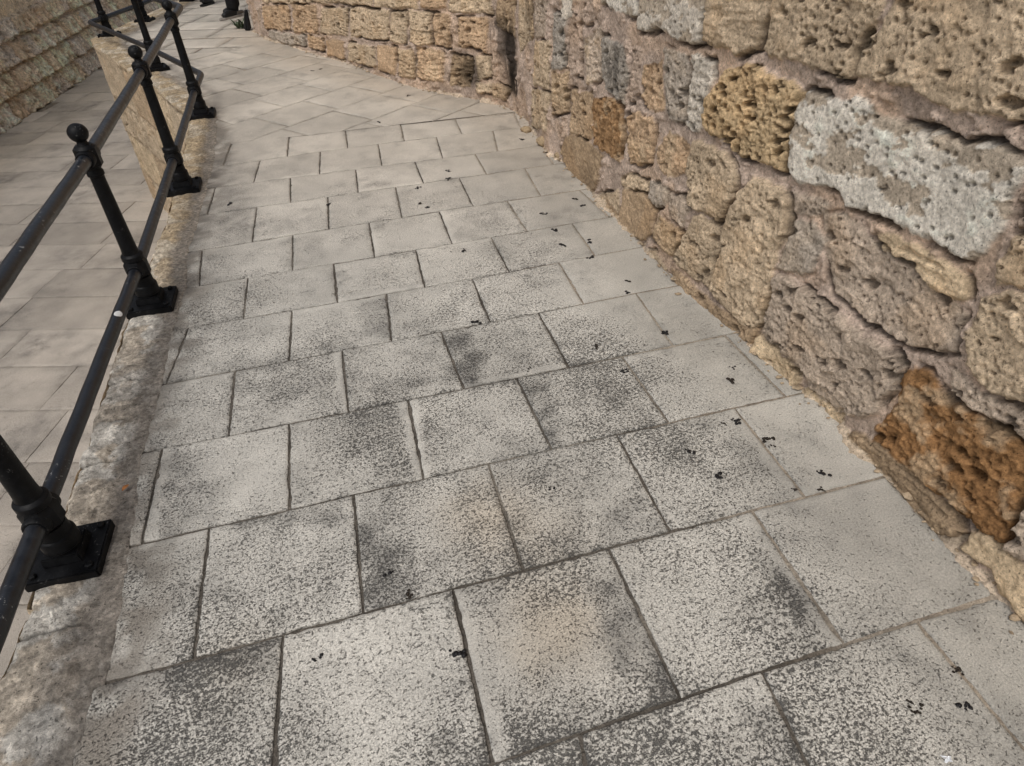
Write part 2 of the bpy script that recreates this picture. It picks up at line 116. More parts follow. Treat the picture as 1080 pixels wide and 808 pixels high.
BERRIES=[((-0.183, 0.935), 0.023), ((-0.329, 1.121), 0.017), ((-0.551, 0.943), 0.016), ((-0.391, 1.198), 0.018), ((0.921, 0.743), 0.019), ((0.918, 0.723), 0.014), ((1.035, 0.734), 0.019), ((1.071, 0.82), 0.015), ((0.651, 0.908), 0.01), ((0.846, 1.999), 0.023), ((0.8, 1.767), 0.021), ((0.877, 1.672), 0.028), ((0.881, 1.634), 0.016), ((1.003, 1.495), 0.022), ((0.97, 1.427), 0.014), ((0.595, 1.628), 0.019), ((0.658, 1.512), 0.022), ((0.877, 2.081), 0.014), ((0.451, 2.094), 0.019), ((0.356, 2.265), 0.021), ((0.673, 2.339), 0.027), ((0.579, 2.789), 0.019), ((0.438, 3.042), 0.028), ((0.446, 3.219), 0.029), ((0.308, 3.192), 0.029), ((0.236, 3.586), 0.041), ((0.273, 3.375), 0.023), ((-0.341, 4.313), 0.031), ((-0.336, 4.184), 0.03), ((-0.523, 4.071), 0.038), ((-0.492, 3.824), 0.036), ((-0.443, 3.763), 0.035), ((-0.212, 3.198), 0.022), ((-0.146, 2.507), 0.029), ((-1.049, 3.882), 0.037), ((-1.676, 3.977), 0.029), ((0.163, 4.855), 0.035), ((0.325, 4.562), 0.033), ((0.424, 3.772), 0.026), ((0.469, 3.672), 0.025), ((0.072, 2.14), 0.015), ((0.109, 1.497), 0.014), ((0.753, 1.761), 0.012), ((0.885, 1.437), 0.011), ((0.562, 2.685), 0.018), ((-0.768, 6.112), 0.047), ((-1.794, 7.143), 0.058), ((-1.731, 7.202), 0.059), ((-0.931, 5.422), 0.041)]
SKY, SUN = 0.113, 1.0
# ------------------------------------------------------------------ helpers
rng = np.random.default_rng(7)
random.seed(7)
SC = bpy.context.scene
COL = SC.collection

def lin(c):
    c = np.array(c, float) / 255.0
    return np.where(c <= 0.04045, c / 12.92, ((c + 0.055) / 1.055) ** 2.4)

def _hash(ix, iy, iz, seed):
    h = (ix.astype(np.int64) * 374761393 + iy.astype(np.int64) * 668265263 + iz.astype(np.int64) * 2147483647 + seed * 974634321) & 0xFFFFFFFF
    h = ((h ^ (h >> 13)) * 1274126177) & 0xFFFFFFFF
    h = ((h ^ (h >> 16)) * 2246822519) & 0xFFFFFFFF
    h = h ^ (h >> 15)
    return (h & 0xFFFFFF) / float(0xFFFFFF)

def vnoise(p, seed=0):
    """smooth value noise of (N,2) or (N,3) points, -1..1"""
    p = np.asarray(p, float)
    if p.shape[1] == 2:
        i = np.floor(p); f = p - i; u = f * f * f * (f * (f * 6 - 15) + 10)
        i = i.astype(np.int64); z = np.zeros(len(p), np.int64)
        a = _hash(i[:, 0], i[:, 1], z, seed); b = _hash(i[:, 0] + 1, i[:, 1], z, seed)
        c = _hash(i[:, 0], i[:, 1] + 1, z, seed); d = _hash(i[:, 0] + 1, i[:, 1] + 1, z, seed)
        x0 = a + (b - a) * u[:, 0]; x1 = c + (d - c) * u[:, 0]
        return (x0 + (x1 - x0) * u[:, 1]) * 2 - 1
    raise ValueError

def fbm(p, octv=4, seed=0, gain=0.5, lac=2.03):
    s = np.zeros(len(p)); a = 1.0; t = 0.0; q = np.array(p, float)
    for k in range(octv):
        s += a * vnoise(q, seed + 17 * k); t += a; a *= gain; q = q * lac + 13.7
    return s / t

def ridged(p, octv=4, seed=0):
    s = np.zeros(len(p)); a = 1.0; t = 0.0; q = np.array(p, float)
    for k in range(octv):
        s += a * (1 - 2 * np.abs(vnoise(q, seed + 31 * k))); t += a; a *= 0.55; q = q * 2.1 + 5.1
    return s / t

def worley(p, seed=0, jit=0.95):
    """distance to the nearest feature point, and that cell's random number"""
    i = np.floor(p).astype(np.int64); z = np.zeros(len(p), np.int64)
    best = np.full(len(p), 9.0); bid = np.zeros(len(p))
    for dx in (-1, 0, 1):
        for dy in (-1, 0, 1):
            cx, cy = i[:, 0] + dx, i[:, 1] + dy
            fx = cx + 0.5 + jit * (_hash(cx, cy, z, seed) - 0.5)
            fy = cy + 0.5 + jit * (_hash(cx, cy, z + 1, seed) - 0.5)
            d = np.hypot(p[:, 0] - fx, p[:, 1] - fy)
            m = d < best
            best = np.where(m, d, best); bid = np.where(m, _hash(cx, cy, z + 2, seed), bid)
    return best, bid

def facets(p, scale, seed):
    """broken planes: every cell is a little plane tilted its own way"""
    q = p * scale + np.stack([fbm(p * scale * 1.7, 3, seed + 50), fbm(p * scale * 1.7, 3, seed + 51)], 1) * .35
    i = np.floor(q).astype(np.int64); z = np.zeros(len(p), np.int64)
    best = np.full(len(p), 9.0); out = np.zeros(len(p))
    for dx in (-1, 0, 1):
        for dy in (-1, 0, 1):
            cx, cy = i[:, 0] + dx, i[:, 1] + dy
            ox = q[:, 0] - (cx + _hash(cx, cy, z, seed)); oy = q[:, 1] - (cy + _hash(cx, cy, z + 1, seed))
            d = np.hypot(ox, oy); m = d < best
            v = ox * (_hash(cx, cy, z + 2, seed) - .5) + oy * (_hash(cx, cy, z + 3, seed) - .6) + .5 * (_hash(cx, cy, z + 4, seed) - .5)
            best = np.where(m, d, best); out = np.where(m, v, out)
    return out

def sstep(a, b, x):
    t = np.clip((x - a) / (b - a), 0, 1)
    return t * t * (3 - 2 * t)

def sdpoly(P, poly):
    """signed distance (positive inside) from points to a closed polygon"""
    V = np.array(poly, float); n = len(V)
    d = np.full(len(P), 1e9); ins = np.zeros(len(P), bool)
    for k in range(n):
        a = V[k]; b = V[(k + 1) % n]; e = b - a; w = P - a
        t = np.clip((w @ e) / max(e @ e, 1e-12), 0, 1)
        d = np.minimum(d, np.hypot(w[:, 0] - e[0] * t, w[:, 1] - e[1] * t))
        c = ((a[1] <= P[:, 1]) & (b[1] > P[:, 1])) | ((b[1] <= P[:, 1]) & (a[1] > P[:, 1]))
        if abs(e[1]) > 1e-12:
            xx = a[0] + (P[:, 1] - a[1]) * e[0] / e[1]
            ins ^= c & (P[:, 0] < xx)
    return np.where(ins, d, -d)

def quad_mesh(name, V, F, cols=None, floats=None, mats=None, midx=None, smooth=True):
    me = bpy.data.meshes.new(name)
    V = np.ascontiguousarray(V, np.float32); F = np.ascontiguousarray(F, np.int32); m = len(F)
    me.vertices.add(len(V)); me.vertices.foreach_set('co', V.ravel())
    me.loops.add(4 * m); me.loops.foreach_set('vertex_index', F.ravel())
    me.polygons.add(m); me.polygons.foreach_set('loop_start', np.arange(0, 4 * m, 4, dtype=np.int32))
    me.polygons.foreach_set('use_smooth', np.full(m, smooth))
    for mt in (mats or []): me.materials.append(mt)
    if midx is not None: me.polygons.foreach_set('material_index', np.asarray(midx, np.int32))
    me.update(calc_edges=True)
    for k, c in (cols or {}).items():
        a = me.color_attributes.new(k, 'FLOAT_COLOR', 'POINT')
        c4 = np.ones((len(V), 4), np.float32); c4[:, :3] = c
        a.data.foreach_set('color', c4.ravel())
    for k, c in (floats or {}).items():
        a = me.attributes.new(k, 'FLOAT', 'POINT'); a.data.foreach_set('value', np.asarray(c, np.float32))
    return me

def link(name, me, parent=None, mat=None):
    o = bpy.data.objects.new(name, me); COL.objects.link(o)
    if parent is not None: o.parent = parent
    if mat is not None and me is not None:
        me.materials.clear(); me.materials.append(mat)
    return o

def thing(name, label, cat, loc=(0, 0, 0), group=None):
    o = bpy.data.objects.new(name, None); COL.objects.link(o)
    o.location = loc; o.empty_display_size = 0.2
    return tag(o, label, cat, group)

def tag(o, label, cat, group=None):
    o['label'] = label; o['category'] = cat
    if group: o['group'] = group
    return o

def grid_faces(n, m):
    a = np.arange((n - 1) * m).reshape(n - 1, m)[:, :-1].ravel()
    return np.stack([a, a + m, a + m + 1, a + 1], 1)

# ------------------------------------------------------------------ materials
def new_mat(name):
    m = bpy.data.materials.new(name); m.use_nodes = True
    nt = m.node_tree; nt.nodes.clear()
    out = nt.nodes.new('ShaderNodeOutputMaterial'); b = nt.nodes.new('ShaderNodeBsdfPrincipled')
    nt.links.new(b.outputs[0], out.inputs[0])
    return m, nt, b

class NT:
    def __init__(s, nt): s.nt = nt
    def n(s, t, **k):
        x = s.nt.nodes.new(t)
        for a, v in k.items(): setattr(x, a, v)
        return x
    def l(s, a, b): s.nt.links.new(a, b)
    def val(s, sock, v):
        if isinstance(v, (int, float)): sock.default_value = v
        else: s.l(v, sock)
    def math(s, op, a, b=0.0, c=None, clamp=False):
        x = s.n('ShaderNodeMath', operation=op, use_clamp=clamp)
        s.val(x.inputs[0], a); s.val(x.inputs[1], b)
        if c is not None: s.val(x.inputs[2], c)
        return x.outputs[0]
    def noise(s, vec, scale, detail=3, rough=0.55, dist=0.0):
        x = s.n('ShaderNodeTexNoise'); x.inputs['Scale'].default_value = scale
        x.inputs['Detail'].default_value = detail; x.inputs['Roughness'].default_value = rough
        x.inputs['Distortion'].default_value = dist; s.l(vec, x.inputs['Vector']); return x.outputs[0]
    def ramp(s, fac, a, b, va=0.0, vb=1.0):
        x = s.n('ShaderNodeMapRange', interpolation_type='SMOOTHSTEP')
        s.l(fac, x.inputs[0]); x.inputs[1].default_value = a; x.inputs[2].default_value = b
        x.inputs[3].default_value = va; x.inputs[4].default_value = vb; return x.outputs[0]
    def mix(s, fac, a, b, mode='MIX'):
        x = s.n('ShaderNodeMix', data_type='RGBA', blend_type=mode)
        s.val(x.inputs[0], fac)
        for sk, v in ((x.inputs[6], a), (x.inputs[7], b)):
            if isinstance(v, (tuple, list)): sk.default_value = (*v[:3], 1)
            else: s.l(v, sk)
        return x.outputs[2]
    def bump(s, h, strength, dist, normal=None):
        x = s.n('ShaderNodeBump'); x.inputs['Strength'].default_value = strength; x.inputs['Distance'].default_value = dist
        s.l(h, x.inputs['Height'])
        if normal is not None: s.l(normal, x.inputs['Normal'])
        return x.outputs[0]

def stone_material(name, grain=70.0, bump=0.004, contrast=0.35, flake=0.75):
    m, nt, b = new_mat(name); k = NT(nt)
    tc = k.n('ShaderNodeTexCoord').outputs['Object']
    col = k.n('ShaderNodeAttribute', attribute_name='Col').outputs['Color']
    n1 = k.noise(tc, grain, 5, 0.65); n2 = k.noise(tc, grain * 4.2, 3, 0.6); n3 = k.noise(tc, 7.0, 4, 0.6)
    f1 = k.ramp(n1, 0.3, 0.72, 1 - contrast, 1 + contrast * 0.55)
    f2 = k.ramp(n2, 0.3, 0.7, 1 - contrast * 0.5, 1 + contrast * 0.35)
    f3 = k.ramp(n3, 0.3, 0.7, 0.88, 1.1)
    # crisp chipped flakes: broken cells in a noise-bent domain
    wv = k.n('ShaderNodeTexNoise'); wv.inputs['Scale'].default_value = grain * .35; wv.inputs['Detail'].default_value = 3; k.l(tc, wv.inputs['Vector'])
    vm = k.n('ShaderNodeVectorMath', operation='SCALE'); k.l(wv.outputs['Color'], vm.inputs[0]); vm.inputs['Scale'].default_value = 4.0 / grain
    va = k.n('ShaderNodeVectorMath', operation='ADD'); k.l(tc, va.inputs[0]); k.l(vm.outputs[0], va.inputs[1])
    vo = k.n('ShaderNodeTexVoronoi'); vo.inputs['Scale'].default_value = grain * flake; k.l(va.outputs[0], vo.inputs['Vector'])
    sx = k.n('ShaderNodeSeparateColor'); k.l(vo.outputs['Color'], sx.inputs[0])
    f4 = k.math('ADD', k.math('MULTIPLY', sx.outputs[0], 0.26), 0.87)
    pits = k.ramp(k.noise(tc, grain * 1.7, 2, 0.5), 0.30, 0.36, 0.42, 1.0)
    f = k.math('MULTIPLY', k.math('MULTIPLY', k.math('MULTIPLY', f1, f2), k.math('MULTIPLY', f3, f4)), pits)
    cc = k.n('ShaderNodeCombineXYZ')
    for i in range(3): k.l(f, cc.inputs[i])
    c = k.mix(1.0, col, cc.outputs[0], 'MULTIPLY')
    k.l(c, b.inputs['Base Color'])
    b.inputs['Roughness'].default_value = 0.95; b.inputs['Specular IOR Level'].default_value = 0.15
    h = k.math('ADD', k.math('ADD', n1, k.math('MULTIPLY', n2, 0.35)), k.math('ADD', k.math('MULTIPLY', sx.outputs[1], 0.45), k.math('MULTIPLY', pits, 0.5)))
    k.l(k.bump(h, 0.9, bump), b.inputs['Normal'])
    return m

def slab_material():
    m, nt, b = new_mat('bush_hammered_limestone'); k = NT(nt)
    tc = k.n('ShaderNodeTexCoord').outputs['Object']
    col = k.n('ShaderNodeAttribute', attribute_name='Col').outputs['Color']
    spk = k.n('ShaderNodeAttribute', attribute_name='spk').outputs['Fac']
    drt = k.n('ShaderNodeAttribute', attribute_name='dirt').outputs['Fac']
    # short directional chisel marks: squash the domain along the slab rows
    mp = k.n('ShaderNodeMapping'); mp.inputs['Rotation'].default_value = (0, 0, math.radians(-28)); mp.inputs['Scale'].default_value = (0.92, 1.05, 1)
    k.l(tc, mp.inputs['Vector'])
    n1 = k.noise(mp.outputs[0], 92, 6, 0.78)
    n1b = k.noise(mp.outputs[0], 190, 5, 0.75); n1c = k.noise(mp.outputs[0], 60, 5, 0.72)
    n2 = k.noise(tc, 9, 4, 0.6); n3 = k.noise(tc, 2.6, 3, 0.55); n4 = k.noise(tc, 420, 2, 0.5)
    big = k.math('ADD', k.math('MULTIPLY', n1, 0.66), k.math('MULTIPLY', n1b, 0.34))
    # speckle coverage drifts over the slabs
    drift = k.math('ADD', k.math('MULTIPLY', n2, 0.10), k.math('MULTIPLY', n3, 0.06))
    thr = k.math('ADD', k.math('SUBTRACT', big, drift), 0.08)
    speff = k.math('MULTIPLY_ADD', drt, 0.36, spk)
    cov = k.math('MULTIPLY_ADD', speff, 0.105, 0.362)
    marks = k.ramp(k.math('SUBTRACT', thr, cov), -0.035, 0.045, 1.0, 0.0)
    m2 = k.ramp(k.math('SUBTRACT', k.math('ADD', n1c, k.math('MULTIPLY', n1b, .25)), k.math('SUBTRACT', cov, 0.02)), -0.03, 0.03, 0.85, 0.0)
    marks = k.math('MULTIPLY', k.math('MAXIMUM', marks, m2), k.ramp(speff, 0.0, 0.6, 0.40, 1.0))
    d2 = k.ramp(k.math('ADD', k.math('MULTIPLY', n2, 0.7), k.math('MULTIPLY', n1, 0.6)), 0.50, 0.78)
    dirtf = k.math('MULTIPLY', drt, k.math('ADD', k.math('MULTIPLY', d2, 1.0), 0.25), clamp=True)
    tint = k.ramp(n3, 0.3, 0.7, 0.90, 1.08)
    fine = k.ramp(n4, 0.3, 0.7, 0.84, 1.12)
    tf = k.math('MULTIPLY', k.math('MULTIPLY', tint, fine), k.math('ADD', 1.0, k.math('MULTIPLY', k.ramp(n1b, 0.33, 0.67, -.42, .30), k.ramp(spk, 0, .7, .35, 1.0))))
    cc = k.n('ShaderNodeCombineXYZ')
    for i in range(3): k.l(tf, cc.inputs[i])
    c = k.mix(1.0, col, cc.outputs[0], 'MULTIPLY')
    c = k.mix(dirtf, c, k.mix(0.58, c, (0.085, 0.083, 0.08)))
    c = k.mix(k.math('MULTIPLY', marks, k.ramp(spk, .3, 1.0, .66, .86)), c, k.mix(0.90, c, (0.050, 0.049, 0.048)))
    k.l(c, b.inputs['Base Color'])
    b.inputs['Roughness'].default_value = 0.88; b.inputs['Specular IOR Level'].default_value = 0.25
    hh = k.math('ADD', k.math('MULTIPLY', marks, -1.0), k.math('MULTIPLY', n1b, 0.35))
    k.l(k.bump(hh, 0.9, 0.0042), b.inputs['Normal'])
    return m

def plain_mat(name, rgb, rough=0.6, spec=0.4, var=0.15, scale=40, bump=0.0, metal=0.0):
    m, nt, b = new_mat(name); k = NT(nt)
    tc = k.n('ShaderNodeTexCoord').outputs['Object']
    n = k.noise(tc, scale, 4, 0.6)
    f = k.ramp(n, 0.3, 0.7, 1 - var, 1 + var)
    cc = k.n('ShaderNodeCombineXYZ')
    for i in range(3): k.l(f, cc.inputs[i])
    k.l(k.mix(1.0, tuple(rgb), cc.outputs[0], 'MULTIPLY'), b.inputs['Base Color'])
    b.inputs['Roughness'].default_value = rough; b.inputs['Specular IOR Level'].default_value = spec; b.inputs['Metallic'].default_value = metal
    if bump: k.l(k.bump(n, 0.6, bump), b.inputs['Normal'])
    return m

def paint_mat(name='black_gloss_paint', chips=0.0):
    m, nt, b = new_mat(name); k = NT(nt)
    tc = k.n('ShaderNodeTexCoord').outputs['Object']
    n1 = k.noise(tc, 30, 4, 0.6); n2 = k.noise(tc, 160, 3, 0.6); n3 = k.noise(tc, 75, 3, 0.7)
    base = k.mix(k.ramp(n1, 0.35, 0.7), *(((0.007, 0.0085, 0.012), (0.016, 0.019, 0.025)) if chips > .5 else ((0.0040, 0.0042, 0.0048), (0.0090, 0.0094, 0.0105))))
    if chips:
        chip = k.math('MULTIPLY', k.ramp(n3, 0.64, 0.67), k.ramp(k.noise(tc, 5, 2), 0.44, 0.60))
        base = k.mix(k.math('MULTIPLY', chip, chips), base, (0.32, 0.32, 0.31))
        dust = k.math('MULTIPLY', k.ramp(n2, 0.55, 0.75), 0.12 if chips > .5 else .05)
        base = k.mix(dust, base, (0.13, 0.14, 0.16))
    k.l(base, b.inputs['Base Color'])
    k.l(k.ramp(n1, 0.3, 0.7, 0.30 if chips > .5 else .38, 0.48 if chips > .5 else .58), b.inputs['Roughness'])
    b.inputs['Specular IOR Level'].default_value = 0.62 if chips > .5 else .16
    h = k.math('ADD', k.math('MULTIPLY', n1, 0.6), k.math('MULTIPLY', n2, 0.3))
    k.l(k.bump(h, 0.45, 0.003), b.inputs['Normal'])
    return m

M_STONE = stone_material('weathered_limestone', 85, 0.0040, 0.34)
M_FAR = stone_material('rough_far_limestone', 26, 0.02, 0.36)
M_COPE = stone_material('worn_coping_stone', 60, 0.005, 0.42)
M_JOINT = stone_material('joint_dirt', 120, 0.004, 0.35)
M_SLAB = slab_material()
M_PAINT = paint_mat('black_post_paint', 0.28)
M_RAIL = paint_mat('black_rail_paint', 0.95)

PAL = {
 'tan': (196, 174, 142), 'honey': (202, 174, 128), 'sandy': (206, 182, 144), 'white': (214, 208, 194), 'whitegrey': (206, 197, 181),
 'grey': (176, 164, 148), 'greydark': (162, 154, 142), 'greybrown': (188, 170, 149), 'tanbrown': (180, 154, 120), 'brown': (164, 140, 108),
 'orange': (146, 106, 58), 'orange2': (156, 120, 76), 'orangetan': (190, 160, 124), 'tanpink': (188, 166, 146), 'mortar': (182, 162, 145), 'sand': (198, 180, 154)}
PAL = {k: lin(v) * 1.0 for k, v in PAL.items()}

# ------------------------------------------------------------------ stone walls as relief
def arc(P):
    return np.r_[0, np.cumsum(np.linalg.norm(np.diff(P, axis=0), axis=1))]

def relief(UZ, stones, seed, mortar_amp=0.012, strata_dir=0.3):
    """height above the wall plane and colour at every (u, z), from outlined stones bedded in mortar"""
    n = len(UZ)
    wob = np.stack([fbm(UZ * 9, 3, seed + 1), fbm(UZ * 9, 3, seed + 2)], 1) * 0.018 + np.stack([fbm(UZ * 38, 3, seed + 3), fbm(UZ * 38, 3, seed + 4)], 1) * 0.010
    W = UZ + wob
    # mortar and rubble hearting
    mr = fbm(UZ * 14, 4, seed + 5)
    wd, wid = worley(UZ * np.array([11, 14]) + wob * 30, seed + 6)
    rub = sstep(0.5, 0.15, wd) * (wid > 0.62) * 0.016
    h = mr * mortar_amp * .7 + facets(UZ, 16, seed + 60) * .005 + rub + 0.015 + fbm(UZ * 50, 3, seed + 8) * 0.003
    mc = PAL['mortar'][None, :] * (1 + 0.22 * fbm(UZ * 6, 4, seed + 9) + 0.14 * fbm(UZ * 40, 3, seed + 10))[:, None]
    t = (sstep(0.0, 0.4, fbm(UZ * 4, 3, seed + 11)))[:, None]
    mc = mc * (1 - t) + mc * np.array([1.10, 1.03, 0.92]) * t
    C = mc; sid = np.full(n, -1); smask = np.zeros(n)
    for i, (nm, typ, ck, prot, poly) in enumerate(stones):
        pv = np.array(poly); lo = pv.min(0) - 0.05; hi = pv.max(0) + 0.05
        ix = np.where((UZ[:, 0] > lo[0]) & (UZ[:, 0] < hi[0]) & (UZ[:, 1] > lo[1]) & (UZ[:, 1] < hi[1]))[0]
        if len(ix) == 0: continue
        q = W[ix]; p = UZ[ix]; s0 = seed * 7 + i * 13
        sd = sdpoly(q, poly) + .006
        size = float(np.sqrt(np.prod(np.maximum(hi - lo - 0.1, 0.02))))
        w = min(0.015, size * 0.10)
        prof = sstep(-0.004, w, sd) ** 0.7
        base = PAL[ck]; g = 1 + 0.10 * (_hash(np.array([i]), np.array([3]), np.array([1]), seed)[0] - 0.5)
        f1 = fbm(p * 7, 4, s0); f2 = fbm(p * 30, 4, s0 + 1); f3 = fbm(p * 90, 3, s0 + 2)
        c = base[None, :] * g * (1 + 0.16 * f1 + 0.12 * f2)[:, None]
        if typ == 'honey':
            d1, r1 = worley(p * np.array([24, 30]) + fbm(p * 20, 2, s0 + 3)[:, None] * 0.5, s0 + 4)
            d2, r2 = worley(p * np.array([55, 62]) + 3, s0 + 5)
            pit = sstep(0.40, 0.27, d1 / (0.30 + 0.95 * r1)) * (r1 > 0.30); pit2 = sstep(0.36, 0.22, d2) * (r2 > 0.35)
            dz = -0.040 * pit - 0.010 * pit2 + 0.010 * f1 + 0.005 * f2
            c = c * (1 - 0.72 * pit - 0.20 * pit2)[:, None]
        elif typ == 'pitted':
            d1, r1 = worley(p * np.array([38, 46]), s0 + 4); d2, r2 = worley(p * np.array([75, 80]), s0 + 6)
            msk = sstep(-0.25, 0.25, fbm(p * 6, 3, s0 + 7))
            pit = sstep(0.36, 0.22, d1 / (.5 + .6 * r1)) * (r1 > 0.5) * msk; pit2 = sstep(0.34, 0.2, d2) * (r2 > 0.6)
            dz = -0.024 * pit - 0.006 * pit2 + 0.008 * f1 + 0.003 * f2 + 0.0015 * f3
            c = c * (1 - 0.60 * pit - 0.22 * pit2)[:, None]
        elif typ == 'strata':
            a = strata_dir; ca, sa = math.cos(a), math.sin(a)
            r = np.stack([p[:, 0] * ca + p[:, 1] * sa, -p[:, 0] * sa + p[:, 1] * ca], 1)
            st = ridged(r * np.array([7, 42]), 4, s0 + 3)
            dz = 0.011 * st + 0.008 * f1 + 0.003 * f3
            c = c * (1 + 0.22 * np.minimum(st, 0.3))[:, None]
        elif typ == 'flake':
            fl = fbm(p * np.array([6.5, 12]) + f2[:, None] * 0.3, 4, s0 + 3, 0.5)
            on = sstep(-0.008, 0.02, fl + 0.17 + .10 * fbm(p * np.array([40, 70]), 2, s0 + 12))
            d1, r1 = worley(p * np.array([40, 50]), s0 + 6)
            pit = sstep(0.34, 0.22, d1 / (.4 + .7 * r1)) * (r1 > 0.84)
            dz = 0.004 * on + 0.004 * f1 + 0.001 * f2 - 0.014 * pit + 0.001 * f3
            under = lin((182, 168, 147))
            c = c * on[:, None] + under[None, :] * (1 + 0.2 * f2)[:, None] * (1 - on[:, None])
            c = c * (1 - 0.5 * pit)[:, None]
        elif typ == 'crumb':
            rr = ridged(p * np.array([20, 26]) + f1[:, None], 4, s0 + 3); d1, r1 = worley(p * 42, s0 + 5)
            pit = sstep(0.4, 0.15, d1) * (r1 > 0.55)
            dz = 0.013 * rr + 0.010 * f1 - 0.010 * pit + 0.004 * f3 - 0.006
            c = c * (1 + 0.42 * np.clip(rr, -1, 0.4) - 0.3 * pit)[:, None]
            lt = sstep(0.05, 0.4, f1 + 0.35 * f2)[:, None]
            c = c * (1 - lt) + (c * 0.4 + lin((196, 172, 136)) * 0.6) * lt
        elif typ == 'smooth':
            dz = 0.010 * f1 + 0.004 * f2 + 0.001 * f3
            c = c * (1 + 0.08 * f3)[:, None]
        else:  # rough
            rr = ridged(p * np.array([10, 13]), 4, s0 + 3)
            d1, r1 = worley(p * 50, s0 + 5); pit = sstep(0.34, 0.2, d1) * (r1 > 0.72)
            dz = 0.009 * f1 + 0.004 * f2 + 0.004 * rr + 0.0015 * f3 - 0.014 * pit
            c = c * (1 + 0.14 * np.clip(rr, -1, 0.6) - 0.4 * pit)[:, None]
        # stains: ochre bleeding and grey lichen films
        oc = sstep(0.15, 0.55, fbm(p * 5, 3, s0 + 8))[:, None] * (0.30 if ck not in ('white', 'whitegrey', 'orange') else 0.1)
        c = c * (1 - oc) + c * np.array([1.06, 0.88, 0.62]) * oc
        tilt = (_hash(np.array([i]), np.array([5]), np.array([2]), seed)[0] - 0.5) * 0.03
        ter = np.floor((f1 * .6 + f2 * .55) * 7 + .5) / 7
        fc = facets(p, 7.0, s0 + 20) * .016 + facets(p, 24, s0 + 21) * .005 + facets(p, 55, s0 + 22) * .002
        if typ in ('rough', 'pitted', 'crumb'):      # a few deep eroded hollows, longer along the bed
            dc, rc = worley(p * np.array([11, 17]) + f2[:, None] * .35, s0 + 23)
            cav = sstep(.34, .22, dc / (.25 + .8 * rc)) * (rc > .73)
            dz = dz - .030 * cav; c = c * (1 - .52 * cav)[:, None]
            bed = vnoise(p * np.array([6, 70]) + f1[:, None] * 2, s0 + 24); dz = dz + .0018 * bed; c = c * (1 + .07 * bed)[:, None]
        fc = fc * {'smooth': .5, 'flake': .35, 'honey': .35, 'strata': .6}.get(typ, 1.0)
        hs = prot * (0.72 + tilt * 4) + dz * .88 + .004 * ter + fc + (p[:, 1] - pv[:, 1].mean()) * tilt
        k = np.clip(prof, 0, 1)
        # dark open crack along part of the joint
        crack = sstep(0.014, 0.0, np.abs(sd + 0.004)) * sstep(0.02, 0.32, fbm(p * 5, 2, s0 + 9) - 0.01)
        hn = h[ix] * (1 - k) + hs * k - 0.040 * crack * (1 - sstep(0.004, 0.02, sd))
        upd = sd > -0.022
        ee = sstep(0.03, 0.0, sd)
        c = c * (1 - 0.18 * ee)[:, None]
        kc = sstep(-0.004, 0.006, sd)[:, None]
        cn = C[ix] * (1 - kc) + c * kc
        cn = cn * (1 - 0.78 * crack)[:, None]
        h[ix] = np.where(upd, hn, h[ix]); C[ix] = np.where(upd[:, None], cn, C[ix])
        ins = sd > 0
        sid[ix[ins]] = i; smask[ix] = np.maximum(smask[ix], kc[:, 0])
    return h, np.clip(C, 0.004, 0.9), sid, smask

def course_stones(u0, u1, z0, z1, hmin, hmax, lmin, lmax, rs, types, cols, keep=None, prot=0.045, gap=0.012):
    r = random.Random(rs); out = []; z = z0
    while z < z1:
        hh = r.uniform(hmin, hmax); u = u0 + r.uniform(-0.3, 0)
        while u < u1:
            l = r.uniform(lmin, lmax); j = lambda a: r.uniform(-a, a)
            poly = [(u + gap + j(.01), z + gap + j(.012)), (u + l * .5, z + gap + j(.012)), (u + l - gap + j(.01), z + gap + j(.012)), (u + l - gap + j(.015), z + hh * .5),
                    (u + l - gap + j(.012), z + hh - gap + j(.012)), (u + l * .5, z + hh - gap + j(.012)), (u + gap + j(.012), z + hh - gap + j(.012)), (u + gap + j(.015), z + hh * .5)]
            if keep is None or keep(poly): out.append((None, r.choice(types), r.choice(cols), prot * r.uniform(.7, 1.2), poly))
            u += l
        z += hh
    return out

